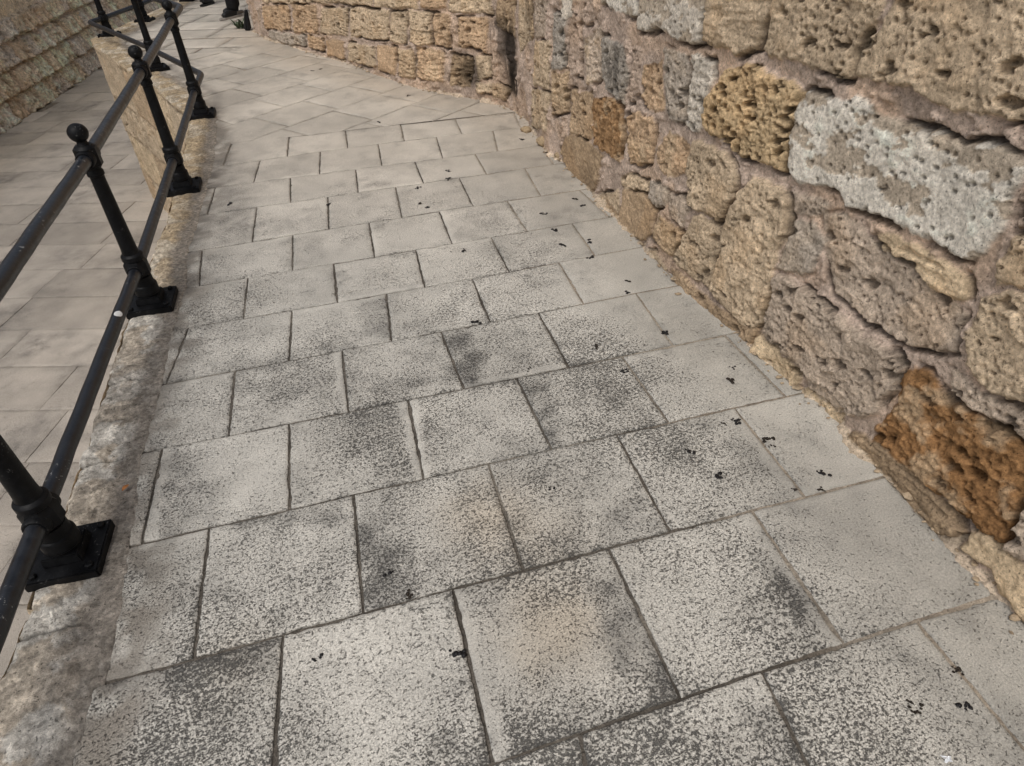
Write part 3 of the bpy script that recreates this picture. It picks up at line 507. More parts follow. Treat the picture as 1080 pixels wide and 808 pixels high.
# --- the long wall on the right of the path
def build_right_wall():
    RB = np.array(RIB); U = arc(RB); T = np.gradient(RB, axis=0); T /= np.linalg.norm(T, axis=1)[:, None]
    N = np.stack([T[:, 1], -T[:, 0]], 1); N = N if N[-10, 0] < 0 else -N
    cam = np.array([0.0, 0.0])
    us = [0.6]
    while us[-1] < U[-1] - 0.05:
        u = us[-1]; x = np.interp(u, U, RB[:, 0]); y = np.interp(u, U, RB[:, 1])
        d = math.hypot(x, y, 1.2)
        us.append(u + (min(max(0.0022 * d, 0.0047), 0.03) if 2.4 < u < 13.4 else 0.035))
    us = np.array(us)
    zs = np.r_[np.arange(-0.09, 1.50, 0.0051), np.arange(1.50, 3.3, 0.03)]
    G = np.stack(np.meshgrid(us, zs, indexing='ij'), -1); UZ = G.reshape(-1, 2)
    zone = lambda poly: [(p[0], p[1]) for p in poly]
    low = [s[4] for s in STONES]
    def covered(poly):
        c = np.array(poly).mean(0)
        # the part of the wall outlined from image coordinates: its upper limit rises towards the near end
        lim = np.interp(c[0], [2.5, 3.4, 5.2, 7.4, 8.6, 9.8, 10.9, 11.7, 12.35, 12.75, 12.95], [0.1, 0.62, 0.78, 0.88, 1.0, 1.15, 1.27, 1.40, 1.22, 0.6, -1])
        return c[1] < lim
    extra = course_stones(0.6, U[-1], -0.02, 3.3, .26, .36, .3, .62, 5, ['rough', 'pitted', 'strata', 'flake', 'smooth', 'crumb'],
                          ['tan', 'tan', 'sandy', 'grey', 'whitegrey', 'tanbrown', 'tanpink', 'orangetan'], keep=lambda p: not covered(p) and all(not (s.__len__() and abs(np.mean([q[0] for q in s]) - np.mean([q[0] for q in p])) < .2 and abs(np.mean([q[1] for q in s]) - np.mean([q[1] for q in p])) < .16) for s in low))
    stones = extra + STONES
    n0 = len(extra)
    h, C, sid, sm = relief(UZ, stones, 11, 0.014, strata_dir=0.12)
    # soot-black weathered patch at the inner bend
    for (cu, cz, ru, rz, s) in [(8.05, 0.42, 0.09, 0.22, .9), (7.9, 0.5, 0.10, 0.16, .6), (8.12, 0.2, 0.10, 0.10, .85), (7.55, 0.2, .12, .1, .7), (8.5, 0.8, .12, .2, .5), (10.02, .75, .08, .1, .5)]:
        g = np.exp(-(((UZ[:, 0] - cu) / ru) ** 2 + ((UZ[:, 1] - cz) / rz) ** 2)) * sstep(-0.45, 0.05, fbm(UZ * np.array([24, 6]), 4, 77))
        C *= (1 - np.clip(g * 1.7, 0, 1) * s)[:, None]; h -= 0.012 * g * s
    # damp foot: a crumbling fillet of sand and lime washed out of the joints
    z = UZ[:, 1]
    fw = 0.036 + 0.05 * fbm(np.stack([UZ[:, 0] * 5, z * 0], 1), 3, 40) + 0.02 * fbm(np.stack([UZ[:, 0] * 26, z * 0], 1), 3, 41)
    fz = 0.036 + 0.022 * fbm(np.stack([UZ[:, 0] * 7, z * 0], 1), 3, 42)
    t = np.clip(1 - z / fz, 0, 1.6)
    skirt = -0.012 + np.clip(fw, 0.012, 0.13) * t ** 1.15 + 0.010 * fbm(UZ * 38, 4, 43) + 0.01 * fbm(UZ * 14, 3, 45) + facets(UZ, 26, 48) * .02
    use = (skirt > h) & (z < fz)
    h = np.where(use, skirt, h)
    sc = PAL['sand'][None, :] * (1 + 0.20 * fbm(UZ * 22, 4, 44) + 0.2 * fbm(UZ * 5, 3, 46))[:, None]
    kk = sstep(-0.004, 0.008, skirt - h + use * 0.01)[:, None] * (z < fz)[:, None]
    C = C * (1 - kk * .85) + sc * kk * .85
    # patchy darkening, deepest just above the foot and fading upward
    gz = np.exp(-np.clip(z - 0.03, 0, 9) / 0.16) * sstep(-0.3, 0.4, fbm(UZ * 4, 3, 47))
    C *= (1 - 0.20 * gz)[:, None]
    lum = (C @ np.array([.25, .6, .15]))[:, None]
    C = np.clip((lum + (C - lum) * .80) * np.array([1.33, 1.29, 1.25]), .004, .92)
    x = np.interp(UZ[:, 0], U, RB[:, 0]); y = np.interp(UZ[:, 0], U, RB[:, 1])
    nx = np.interp(UZ[:, 0], U, N[:, 0]); ny = np.interp(UZ[:, 0], U, N[:, 1])
    hh = h - 0.02 * z
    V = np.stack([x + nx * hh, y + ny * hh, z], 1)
    F = grid_faces(len(us), len(zs))
    root = thing('stone_wall', 'long rough limestone wall of mixed honey, grey and whitewashed blocks along the right of the path', 'wall', (1.3, 1.0, 0))
    root.location = (0, 0, 0)
    labels = {
     'honeycomb_stone': 'honey coloured block eaten into a honeycomb of deep holes',
     'rough_stone': 'large pale tan block with a coarse weathered face',
     'limewashed_stone': 'big block with flaking white limewash',
     'flaky_stone': 'thin tan shard of flaking layers set in mortar',
     'boulder_stone': 'bulging grey brown pitted boulder above the foot of the wall',
     'tall_stone': 'tall upright tan block narrowing to its foot',
     'ochre_stone': 'crumbling dark ochre block near the foot of the wall',
     'foot_stone': 'smooth yellow stone lying at the foot of the wall',
     'brown_stone': 'smooth brown block standing on the paving'}
    fs = sid[F]; same = (fs == fs[:, :1]).all(1); fid = np.where(same, fs[:, 0], -1)
    done = np.zeros(len(F), bool)
    def sub(mask, nm):
        f = F[mask]; uq, inv = np.unique(f, return_inverse=True)
        return quad_mesh(nm, V[uq], inv.reshape(f.shape), {'Col': C[uq]}, mats=[M_STONE])
    for i, s in enumerate(stones):
        if s[0]:
            m = fid == i
            if m.sum() < 4: continue
            o = link('stone_block', sub(m, 'stone_block'), root); o['label'] = labels[s[0]]; done |= m
    link('masonry', sub(~done, 'masonry'), root)
    # top and back so that the wall is solid
    A = RB[U >= 0.6]; top = []
    Nn = N[U >= 0.6]; B = A - Nn * 0.6
    Vt = np.concatenate([np.c_[A - Nn * 0.066, np.full(len(A), 3.27)], np.c_[B, np.full(len(A), 3.27)], np.c_[B, np.full(len(A), -0.1)]])
    k = len(A); i = np.arange(k - 1)
    Ft = np.concatenate([np.stack([i, i + 1, i + 1 + k, i + k], 1), np.stack([i + k, i + 1 + k, i + 1 + 2 * k, i + 2 * k], 1)])
    link('wall_core', quad_mesh('wall_core', Vt, Ft, {'Col': np.tile(PAL['tan'], (len(Vt), 1))}, mats=[M_STONE]), root)
    return root

build_right_wall()

# ------------------------------------------------------------------ paving slabs
ROWANG = math.radians(13.7)
def dist_wall(P):
    Fo = np.array(FOOT); d = np.full(len(P), 9.0)
    for a, b in zip(Fo[:-1], Fo[1:]):
        e = b - a; w = P - a; t = np.clip((w @ e) / (e @ e), 0, 1)
        d = np.minimum(d, np.hypot(w[:, 0] - e[0] * t, w[:, 1] - e[1] * t))
    return d

CUR = [None]
def inside(q, p):
    s = [np.cross(q[(k + 1) % 4] - q[k], p - q[k]) for k in range(4)]
    return all(v > 0 for v in s) or all(v < 0 for v in s)

def paint(P, shade):
    """surface character of the paving at ground points: base colour, speckle, dirt"""
    x, y = P[:, 0], P[:, 1]
    dw = dist_wall(P)
    right = sstep(0.62, 0.12, dw + 0.10 * fbm(P * 3, 3, 90))
    far = sstep(2.3, 5.0, y)
    spk = (1 - 0.80 * right) * (1 - 0.62 * far) * (.62 + .38 * sstep(2.4, .8, y))
    patch = fbm(P * 2.2, 4, 91)
    spk = spk * (0.95 + 0.75 * patch)
    grey = lin((209, 205, 195)); beige = lin((192, 187, 176)); warmf = lin((204, 196, 183)); cool = lin((172, 168, 160))
    c = np.tile(grey, (len(P), 1))
    c = c * (1 - far[:, None]) + warmf * far[:, None]
    c = c * (1 - right[:, None] * .75) + beige * .9 * right[:, None] * .75
    # dusty buff tint beside the wall further up
    buff = (right * sstep(2.5, 6, y))[:, None]
    c = c * (1 - .4 * buff) + lin((204, 186, 164)) * .4 * buff
    c = c * (1 + 0.10 * fbm(P * 1.7, 3, 92) + 0.07 * fbm(P * 11, 3, 93))[:, None]
    dirt = 0.22 * sstep(0.05, 0.6, fbm(P * 1.4, 4, 94)) + 0.22 * sstep(0.1, 0.55, fbm(P * 5, 4, 95)) * (1 - .5 * far)
    wob = P + np.stack([fbm(P * 9, 4, 96, .65), fbm(P * 9, 4, 97, .65)], 1) * 0.075
    for a, b, r, s in STAINS:
        a = np.array(a); b = np.array(b)
        if s > .5 and CUR[0] is not None and not inside(CUR[0], (a + b) / 2): continue
        e = b - a; w = wob - a; t = np.clip((w @ e) / max(e @ e, 1e-9), 0, 1)
        d = np.hypot(w[:, 0] - e[0] * t, w[:, 1] - e[1] * t)
        dirt = np.maximum(dirt, min(1, s * 1.05) * np.exp(-(d / (r * 1.0)) ** 2.4))
    for a, r, s in WARM:
        d = np.hypot(wob[:, 0] - a[0], wob[:, 1] - a[1]); g = np.exp(-(d / r) ** 2)[:, None]
        if s > 0: c = c * (1 - .5 * s * g) + lin((204, 182, 150)) * .5 * s * g
        else: spk = spk * (1 + s * g[:, 0]); c = c * (1 + .12 * g)
    # mortar and mud trodden over the slab ends beside the coping
    dl = x - np.interp(y, INNER[:, 1], INNER[:, 0])
    mud = sstep(.17, .0, dl + .10 * fbm(P * 5, 4, 98)) * .8
    mud = mud * sstep(-.45, .15, fbm(P * 13, 3, 99))
    mc = lin((132, 124, 113)) * (1 + .3 * fbm(P * 16, 3, 222))[:, None]
    c = c * (1 - mud[:, None]) + mc * mud[:, None]; spk = spk * (1 - .55 * mud)
    c = c * shade
    mott = sstep(.0, .5, fbm(P * 7, 5, 89, .62)) * .30 + sstep(.05, .4, fbm(P * 3.1, 4, 88)) * .22
    dirt = np.maximum(dirt, mott)
    return c, np.clip(np.maximum(spk, .24), 0, 1.2), np.clip(dirt, 0, 1)

class Slabs:
    def __init__(s): s.V = []; s.F = []; s.C = []; s.S = []; s.D = []; s.n = 0
    def add(s, quad, res, seed, g=0.0035, painter=paint, clip=(), depth=0.03):
        """one slab from its four corners (counter-clockwise), with worn wobbling edges"""
        q = np.array(quad, float); c = q.mean(0)
        L = np.linalg.norm(q - np.roll(q, -1, 0), axis=1).mean()
        def ts(n):
            e = 0.0035 / L
            return np.r_[0, e, np.linspace(0, 1, n)[1:-1], 1 - e, 1] if res > 8 else np.linspace(0, 1, n)
        tu, tv = ts(res), ts(res)
        uu, vv = np.meshgrid(tu, tv, indexing='ij')
        P = ((1 - uu)[..., None] * (1 - vv)[..., None] * q[0] + uu[..., None] * (1 - vv)[..., None] * q[1] + uu[..., None] * vv[..., None] * q[2] + (1 - uu)[..., None] * vv[..., None] * q[3])
        n, m = uu.shape; P = P.reshape(-1, 2)
        # move the rim in by half a joint, wandering a little
        du = np.minimum(uu, 1 - uu).ravel() * np.linalg.norm(q[1] - q[0]); dv = np.minimum(vv, 1 - vv).ravel() * np.linalg.norm(q[3] - q[0])
        ed = np.minimum(du, dv)
        dirc = c - P; dirc /= np.maximum(np.linalg.norm(dirc, axis=1), 1e-6)[:, None]
        wander = g * 1.35 + 0.0022 * fbm(P * 30, 2, seed) + 0.0022 * fbm(P * 95, 2, seed + 1)
        chip = np.clip(fbm(P * 17, 3, seed + 2) - 0.36, 0, 1) * 0.016
        P = P + dirc * ((wander + chip) * np.exp(-ed / 0.012))[:, None]
        r = random.Random(seed)
        z = 0.0025 * (r.random() - .5) + ((P - c) @ np.array([r.uniform(-.006, .006), r.uniform(-.006, .006)]))
        z = z - 0.0030 * np.exp(-ed / 0.004) - np.minimum(chip * .35, .0022) * np.exp(-ed / .02) + 0.0016 * fbm(P * 9, 3, seed + 4)
        CUR[0] = q
        col, spk, dirt = painter(P, 1 + r.uniform(-.10, .08))
        k = 0.55 * np.exp(-ed / 0.013) * (0.45 + 0.75 * sstep(-0.3, .4, fbm(P * 6, 3, seed + 5)))
        dirt = np.clip(dirt + k * (0.35 + .65 * np.clip(spk, 0, 1)), 0, 1)
        # dressed margin left smooth along one or two sides of some slabs
        if r.random() < .45:
            side = r.choice([uu, 1 - uu, vv, 1 - vv]).ravel() * L
            mm = sstep(.045, .015, side + 0.02 * fbm(P * 12, 2, seed + 6)); spk = spk * (1 - .75 * mm); col = col * (1 + .07 * mm)[:, None]
        top = np.c_[P, z]
        rim = np.r_[np.arange(m), (np.arange(1, n) * m + m - 1), ((n - 1) * m + np.arange(m - 2, -1, -1)), (np.arange(n - 2, 0, -1) * m)]
        sk = top[rim].copy(); sk[:, 2] -= depth; base = s.n
        f = grid_faces(n, m); k0 = len(top); j = np.arange(len(rim)); jn = (j + 1) % len(rim)
        fs = np.stack([rim[j], rim[jn], k0 + jn, k0 + j], 1)
        keepf = np.ones(len(f), bool)
        Vv = np.concatenate([top, sk])
        for (pt, nr) in clip:      # half-plane limits: drop faces wholly outside, slide the rest onto the line
            dd = (Vv[:, :2] - pt) @ nr
            out = dd < 0
            fa = np.concatenate([f, fs]); live = ~out[fa].all(1)
            nf = len(f); f = fa[:nf][live[:nf]]; fs = fa[nf:][live[nf:]]
            Vv[:, :2] = np.where((out & (dd > -0.2))[:, None], Vv[:, :2] - np.minimum(dd, 0)[:, None] * nr, Vv[:, :2])
        f = f[:, ::-1] if np.cross(q[1] - q[0], q[3] - q[0]) < 0 else f
        fa = np.concatenate([f, fs])
        if len(fa) == 0: return
        s.V.append(Vv); s.F.append(fa + base); s.n += len(Vv)
        s.C.append(np.concatenate([col, col[rim] * .55])); s.S.append(np.concatenate([spk, spk[rim]])); s.D.append(np.concatenate([dirt, np.ones(len(rim)) * .8]))
    def build(s, name, mats, left=None):
        V = np.concatenate(s.V); F = np.concatenate(s.F)
        if left is not None:
            lim = np.interp(V[:, 1], left[:, 1], left[:, 0]) - .05
            F = F[(V[F, 0] > lim[F]).any(1)]; V[:, 0] = np.maximum(V[:, 0], lim)
        return quad_mesh(name, V, F, {'Col': np.concatenate(s.C)}, {'spk': np.concatenate(s.S), 'dirt': np.concatenate(s.D)}, mats=mats)

def build_path():
    SL = Slabs()
    # each row joint as a near-straight curve in world space
    fits = {}
    for i, r in ROWS.items():
        a = np.array(r); fits[i] = np.polyfit(a[:, 0], a[:, 1], 2 if len(a) > 7 else 1)
    def ry(i, x):
        if i in fits:
            xa = np.array(ROWS[i])[:, 0]; xc = np.clip(x, xa.min(), xa.max()); p = fits[i]
            return np.polyval(p, xc) + (x - xc) * math.tan(ROWANG)
        return ry(0, x) - 0.43 * (-i)
    r = random.Random(3)
    allcols = {}
    for i in range(1, 12):
        cs = COLS.get(i) or COLS2.get(i)
        allcols[i] = [(a, b) for a, b in cs]
    allcols[0] = COLS2[0]
    for i in range(11, -6, -1):      # slabs between row line i (far side) and i-1 (near side)
        cs = sorted(allcols.get(i, []), key=lambda ab: ab[0][0])
        segs = []
        if cs:
            for a, b in cs: segs.append((a[0], b[0]))
        else:
            x0 = r.uniform(-.4, .0); segs = [(x0, x0 + .1)]
        step = 0.455; dx = np.mean([b - a for a, b in segs])
        first = segs[0]; last = segs[-1]
        while first[0] > -2.7: first = (first[0] - step * r.uniform(.96, 1.05), first[1] - step * r.uniform(.96, 1.05)); segs.insert(0, first)
        while last[0] < 1.9: last = (last[0] + step * r.uniform(.97, 1.05), last[1] + step * r.uniform(.97, 1.05)); segs.append(last)
        for k in range(len(segs) - 1):
            (xa, xb), (xc, xd) = segs[k], segs[k + 1]
            # order: near-left, near-right, far-right, far-left
            q = [(xb, ry(i - 1, xb)), (xd, ry(i - 1, xd)), (xc, ry(i, xc)), (xa, ry(i, xa))]
            cen = np.mean(q, 0)
            if cen[0] < -2.75 or cen[0] > 1.75: continue
            if cen[1] > 3.0 and cen[0] > .9: continue
            res = 34 if cen[1] < 2.6 else 24 if cen[1] < 5 else 16
            if cen[1] < 0.2: res = 12
            SL.add(q, res, 1000 + i * 40 + k, g=0.0036 if cen[1] > 1.2 else 0.0042)
    # beyond the last straight course the slabs turn with the path
    xa = np.array([-2.6, .6]); ya = ry(11, xa); A = np.array([xa[0], ya[0]]); e = np.array([xa[1] - xa[0], ya[1] - ya[0]]); e /= np.linalg.norm(e)
    nr = np.array([-e[1], e[0]])
    ang = math.radians(51); d1 = np.array([math.cos(ang), math.sin(ang)]); d2 = np.array([-d1[1], d1[0]])
    P0 = np.array([-2.45, 8.6]); e2 = np.array([math.cos(math.radians(24)), math.sin(math.radians(24))]); n2 = np.array([e2[1], -e2[0]])
    org = np.array([-1.98, 5.77])
    for a in range(-8, 9):
        off = r.uniform(0, .5)
        for b in range(-8, 11):
            l = .52; p = org + d2 * (.465 * a) + d1 * (l * b + off)
            q = [p, p + d1 * l, p + d1 * l + d2 * .465, p + d2 * .465]; cen = np.mean(q, 0)
            if (cen - A) @ nr < -.3 or (cen - P0) @ n2 < -.3 or not (-3.9 < cen[0] < .7): continue
            SL.add(q, 14, 5000 + a * 50 + b, g=0.003, clip=((A + nr * .004, nr), (P0, n2)))
    ang = math.radians(-6); d1 = np.array([math.cos(ang), math.sin(ang)]); d2 = np.array([-d1[1], d1[0]]); org = np.array([-3.7, 8.0])
    for a in range(-2, 24):
        off = r.uniform(0, .6)
        for b in range(-4, 6):
            l = .66; p = org + d2 * (.52 * a) + d1 * (l * b + off); q = [p, p + d1 * l, p + d1 * l + d2 * .52, p + d2 * .52]; cen = np.mean(q, 0)
            if (cen - P0) @ n2 > .35: continue
            if cen[0] < -5.2 + max(0, (9.5 - cen[1])) * .75: continue
            SL.add(q, 8, 7000 + a * 30 + b, g=0.003, clip=((P0 - n2 * .004, -n2),))
    path = link('path', SL.build('path', [M_SLAB], INNER)); path['kind'] = 'structure'
    # bedding dirt in the joints, silted up nearly flush beside the wall
    xs = np.arange(-5.2, 2.3, .03); ys = np.r_[np.arange(-2.3, 6.6, .03), np.arange(6.6, 21, .12)]
    G = np.stack(np.meshgrid(xs, ys, indexing='ij'), -1).reshape(-1, 2)
    dw = dist_wall(G); right = sstep(.75, .25, dw); far = sstep(4, 6.5, G[:, 1])
    z = -0.0072 + 0.0040 * np.maximum(right, far * .6) + 0.0030 * fbm(G * 12, 3, 61)
    z = np.minimum(z, -.0042)
    kk = np.maximum(right, far * .75)[:, None]
    c = lin((104, 98, 90)) * (1 - kk) + lin((168, 156, 140)) * kk
    fill = (sstep(.05, .35, fbm(G * 1.8, 3, 63)) * .55)[:, None]; c = c * (1 - fill) + lin((160, 152, 139)) * fill
    c = c * (1 + .5 * fbm(G * 9, 3, 62))[:, None]
    cell = grid_faces(len(xs), len(ys)); cc = G[cell].mean(1)
    # the bed stops under the coping, it never hangs over the lower street
    lim = np.interp(cc[:, 1], INNER[:, 1], INNER[:, 0]) - .05
    cell = cell[cc[:, 0] > lim]
    uq, inv = np.unique(cell, return_inverse=True)
    bed = link('path_bedding', quad_mesh('path_bedding', np.c_[G, z][uq], inv.reshape(cell.shape), {'Col': c[uq]}, mats=[M_JOINT])); bed['kind'] = 'structure'

# ------------------------------------------------------------------ retaining wall and its coping
OUTER = np.array([(-1.08, -2.3), (-1.17, -1.2), (-1.27, -.2), (-1.34, .5), (-1.40, 1.0), (-1.45, 1.25), (-1.53, 1.64), (-1.61, 1.99), (-1.755, 2.59), (-1.86, 3.1), (-1.99, 3.75), (-2.13, 4.3), (-2.38, 5.2), (-2.58, 5.84), (-3.24, 6.85), (-3.95, 7.82), (-4.79, 8.94), (-4.98, 9.3), (-4.93, 10.3), (-4.86, 12), (-4.7, 15), (-4.5, 20)])
INNER = np.array([(-.80, -2.3), (-.90, -1.2), (-1.0, -.2), (-1.06, .4), (-1.09, .71), (-1.105, .95), (-1.20, 1.3), (-1.33, 1.72), (-1.50, 2.50), (-1.60, 2.95), (-1.72, 3.36), (-1.90, 4.23), (-2.02, 4.75), (-2.20, 5.4), (-2.33, 5.84), (-2.78, 6.62), (-3.55, 7.72), (-4.40, 8.95), (-4.56, 9.4), (-4.53, 10.3), (-4.47, 12), (-4.3, 15), (-4.1, 20)])

def smooth_line(P, ds, k=5):
    d = arc(P); t = np.arange(0, d[-1], ds); Q = np.stack([np.interp(t, d, P[:, 0]), np.interp(t, d, P[:, 1])], 1)
    return Q

def build_retaining():
    root = thing('retaining_wall', 'low weathered limestone retaining wall with worn coping carrying the black railing', 'wall')
    # coping: strip between outer and inner edge
    s = np.r_[np.linspace(0, .12, 30), np.linspace(.12, .42, 420)[1:], np.linspace(.42, .8, 260)[1:], np.linspace(.8, 1, 40)[1:]]
    ao, ai = arc(OUTER) / arc(OUTER)[-1], arc(INNER) / arc(INNER)[-1]
    # pair the two edges by y so that the strip stays square to itself
    yy = np.interp(s, np.linspace(0, 1, len(OUTER)), OUTER[:, 1])
    y = np.unique(np.r_[np.arange(-2.3, 0, .06), np.arange(0, 4.6, .0085), np.arange(4.6, 10.6, .016), np.arange(10.6, 20, .12)])
    O = np.stack([np.interp(y, OUTER[:, 1], OUTER[:, 0]), y], 1); I = np.stack([np.interp(y, INNER[:, 1], INNER[:, 0]), y], 1)
    q1 = np.stack([y * 6, y * 0], 1)
    O[:, 0] += 0.012 * fbm(q1, 3, 201) + .008 * fbm(q1 * 4, 2, 202)
    I[:, 0] += 0.010 * fbm(q1, 3, 203) + .006 * fbm(q1 * 5, 2, 204)
    m = 46; t = np.r_[0, np.linspace(.015, .985, m - 2), 1]
    P = O[:, None, :] * (1 - t)[None, :, None] + I[:, None, :] * t[None, :, None]
    P = P.reshape(-1, 2); T = np.tile(t, len(y)); Y = np.repeat(y, m)
    Wd = np.repeat(np.linalg.norm(I - O, axis=1), m)
    din = (1 - T) * Wd; dou = T * Wd
    near = sstep(3.6, 2.4, Y)
    f1 = fbm(P * 5, 4, 210); f2 = fbm(P * 22, 4, 211); f3 = fbm(P * 70, 3, 212); rg = ridged(P * np.array([5, 8]), 4, 213)
    strip = sstep(.105, .045, din + .045 * fbm(P * 9, 4, 214))            # dark mortar strip against the slabs
    fk = np.floor((f1 + .6 * f2) * 5) / 5
    z = 0.007 + .003 * f1 + .003 * f2 + .004 * fk + facets(P, 13, 240) * .008 + facets(P, 34, 241) * .004 + .0015 * f3 + .004 * np.minimum(rg, .3)
    # cross joints and cracks of the coping stones
    cr = np.zeros(len(P))
    for yj, sl in [(-.9, .1), (.15, .15), (1.02, .22), (1.72, .3), (2.22, .18), (2.95, .25), (3.35, .2), (3.72, .15), (4.12, .2), (4.62, .12), (5.2, .15), (5.55, .1), (6.1, .1), (6.95, -.5), (7.8, -.5), (8.7, -.5), (9.6, .1), (10.4, .1), (11.6, 0)]:
        d = np.abs(Y - yj - sl * (P[:, 0] + 1.5) - .018 * fbm(P * 10, 3, int(300 + yj * 10)))
        cr = np.maximum(cr, sstep(.009, .002, d))
    z -= .010 * cr * (1 - strip)
    z = z * (1 - strip) + (.0025 + .003 * f2) * strip
    z -= .018 * np.exp(-dou / .012) + .003 * np.exp(-din / .006)
    tan = lin((166, 151, 129)); pale = lin((206, 201, 190)); grey = lin((134, 126, 115)); yel = lin((200, 176, 138)); drk = lin((144, 135, 123))
    pm = sstep(.0, .14, fbm(P * np.array([9, 9]) + f2[:, None] * .3, 4, 220))[:, None]
    gm = sstep(.0, .42, fbm(P * 4.2, 4, 221))[:, None]
    c = tan * (1 - near[:, None]) + lin((184, 171, 152)) * near[:, None]
    c = c * (1 - pm * .8) + pale * .95 * pm * .8
    c = c * (1 - gm * .5) + grey * gm * .5
    c = c * (.93 + .8 * facets(P, 22, 242))[:, None]
    c = c * (1 - .35 * (1 - near[:, None])) + yel * .35 * (1 - near[:, None])
    c = c * (1.1 + .30 * f2 + .12 * f1)[:, None]
    sc = drk * (1 + .35 * fbm(P * 16, 4, 222))[:, None] * (1 + .30 * (1 - near[:, None]))
    lump = sstep(.12, .34, fbm(P * 26, 3, 223))[:, None] * .6
    sc = sc * (1 - lump) + lin((160, 153, 142)) * lump
    c = c * (1 - strip[:, None]) + sc * strip[:, None]
    c *= (1 - .6 * cr * (1 - strip))[:, None]
    lm = (c @ np.array([.25, .6, .15]))[:, None]; c = (lm + (c - lm) * (1 - .18 * near[:, None])) * (1 - .04 * near[:, None])
    link('coping', quad_mesh('coping', np.c_[P, z], grid_faces(len(y), m)[:, ::-1], {'Col': np.clip(c, .01, .9)}, mats=[M_COPE]), root)
    # wall face below the outer edge, coursed blocks
    Q = smooth_line(OUTER, .02); U = arc(Q); Tn = np.gradient(Q, axis=0); Tn /= np.linalg.norm(Tn, axis=1)[:, None]; Nn = np.stack([-Tn[:, 1], Tn[:, 0]], 1)
    zs = np.arange(-1.96, 0.001, .02)
    UZ = np.stack(np.meshgrid(U, zs, indexing='ij'), -1).reshape(-1, 2)
    st = course_stones(0, U[-1], -1.96, -.02, .40, .52, .7, 1.25, 21, ['smooth', 'rough', 'rough', 'strata'], ['tan', 'tan', 'sandy', 'tanbrown'], prot=.035, gap=.010)
    h, C, sid, sm = relief(UZ, st, 31, .006)
    lu = (C @ np.array([.25, .6, .15]))[:, None]; C = (lu + (C - lu) * .75) * .95 + np.array(lin((204, 182, 150))) * .18 * (1 + .2 * fbm(UZ * 3, 3, 33))[:, None]
    C = C * (.42 + .58 * sstep(.15, .75, sm))[:, None]
    h = np.clip(h - .02 * (1 - sm), -.05, .06) - .03 + .012 * np.exp(-np.abs(UZ[:, 1]) / .01) * 0
    nx = np.repeat(Nn[:, 0], len(zs)); ny = np.repeat(Nn[:, 1], len(zs)); X = np.repeat(Q[:, 0], len(zs)); Yq = np.repeat(Q[:, 1], len(zs))
    V = np.stack([X + nx * h, Yq + ny * h, UZ[:, 1]], 1)
    link('wall_face', quad_mesh('wall_face', V, grid_faces(len(U), len(zs))[:, ::-1], {'Col': C}, mats=[M_STONE]), root)

build_retaining()
build_path()

# ------------------------------------------------------------------ lower street, its far wall, the ground beyond
def build_lower():
    S2 = Slabs(); r = random.Random(9)
    def pt(P, shade):
        f = fbm(P * 1.1, 4, 120)
        c = lin((188, 179, 167))[None, :] * (1 + .16 * f + .08 * fbm(P * 5, 3, 121))[:, None]
        wet = sstep(-.05, .45, fbm(P * np.array([1.1, .45]), 4, 122))[:, None] * sstep(-7.4, -5.4, P[:, 0])[:, None]
        c = c * (1 - .34 * wet) + lin((140, 136, 130)) * .34 * wet
        yl = sstep(-6.8, -8.2, P[:, 0])[:, None]
        c = c * (1 - .3 * yl) + lin((198, 180, 148)) * .3 * yl
        return c * shade ** 1.6, np.full(len(P), .30), np.clip(.15 + .8 * fbm(P * 2.2, 4, 123, .6), 0, .7)
    a = math.radians(-4); d1 = np.array([math.cos(a), math.sin(a)]); d2 = np.array([-d1[1], d1[0]]); org = np.array([-9.7, -2.0])
    for i in range(0, 46):
        off = r.uniform(-1.2, 0); x = off
        while x < 9.2:
            l = r.uniform(.8, 1.5); p = org + d2 * (.62 * i) + d1 * x; q = [p, p + d1 * l, p + d1 * l + d2 * .62, p + d2 * .62]; c = np.mean(q, 0); x += l
            if not (-9.7 < c[0] < np.interp(c[1], OUTER[:, 1], OUTER[:, 0]) + .6): continue
            S2.add(q, 10 if c[1] > 8 else 16, 9000 + i * 40 + int(x * 10), g=.0026, painter=pt)
    me = S2.build('lower_street', [M_SLAB])
    n = len(me.vertices); co = np.empty(n * 3, np.float32); me.vertices.foreach_get('co', co); co = co.reshape(-1, 3); co[:, 2] -= 1.92; me.vertices.foreach_set('co', co.ravel()); me.update()
    o = link('lower_street', me); o['kind'] = 'structure'
    # one sheet of ground under everything, out to the horizon
    e = 900.0; xs = np.array([-e, -60, -9.2, -5, -1, 6, 60, e]); ys = np.array([-e, -60, -6, 0, 8, 20, 60, e])
    G = np.stack(np.meshgrid(xs, ys, indexing='ij'), -1).reshape(-1, 2)
    g = link('ground', quad_mesh('ground', np.c_[G, np.full(len(G), -1.935)], grid_faces(len(xs), len(ys))[:, ::-1], {'Col': np.tile(lin((150, 138, 120)), (len(G), 1))}, mats=[M_FAR])); g['kind'] = 'structure'
build_lower()

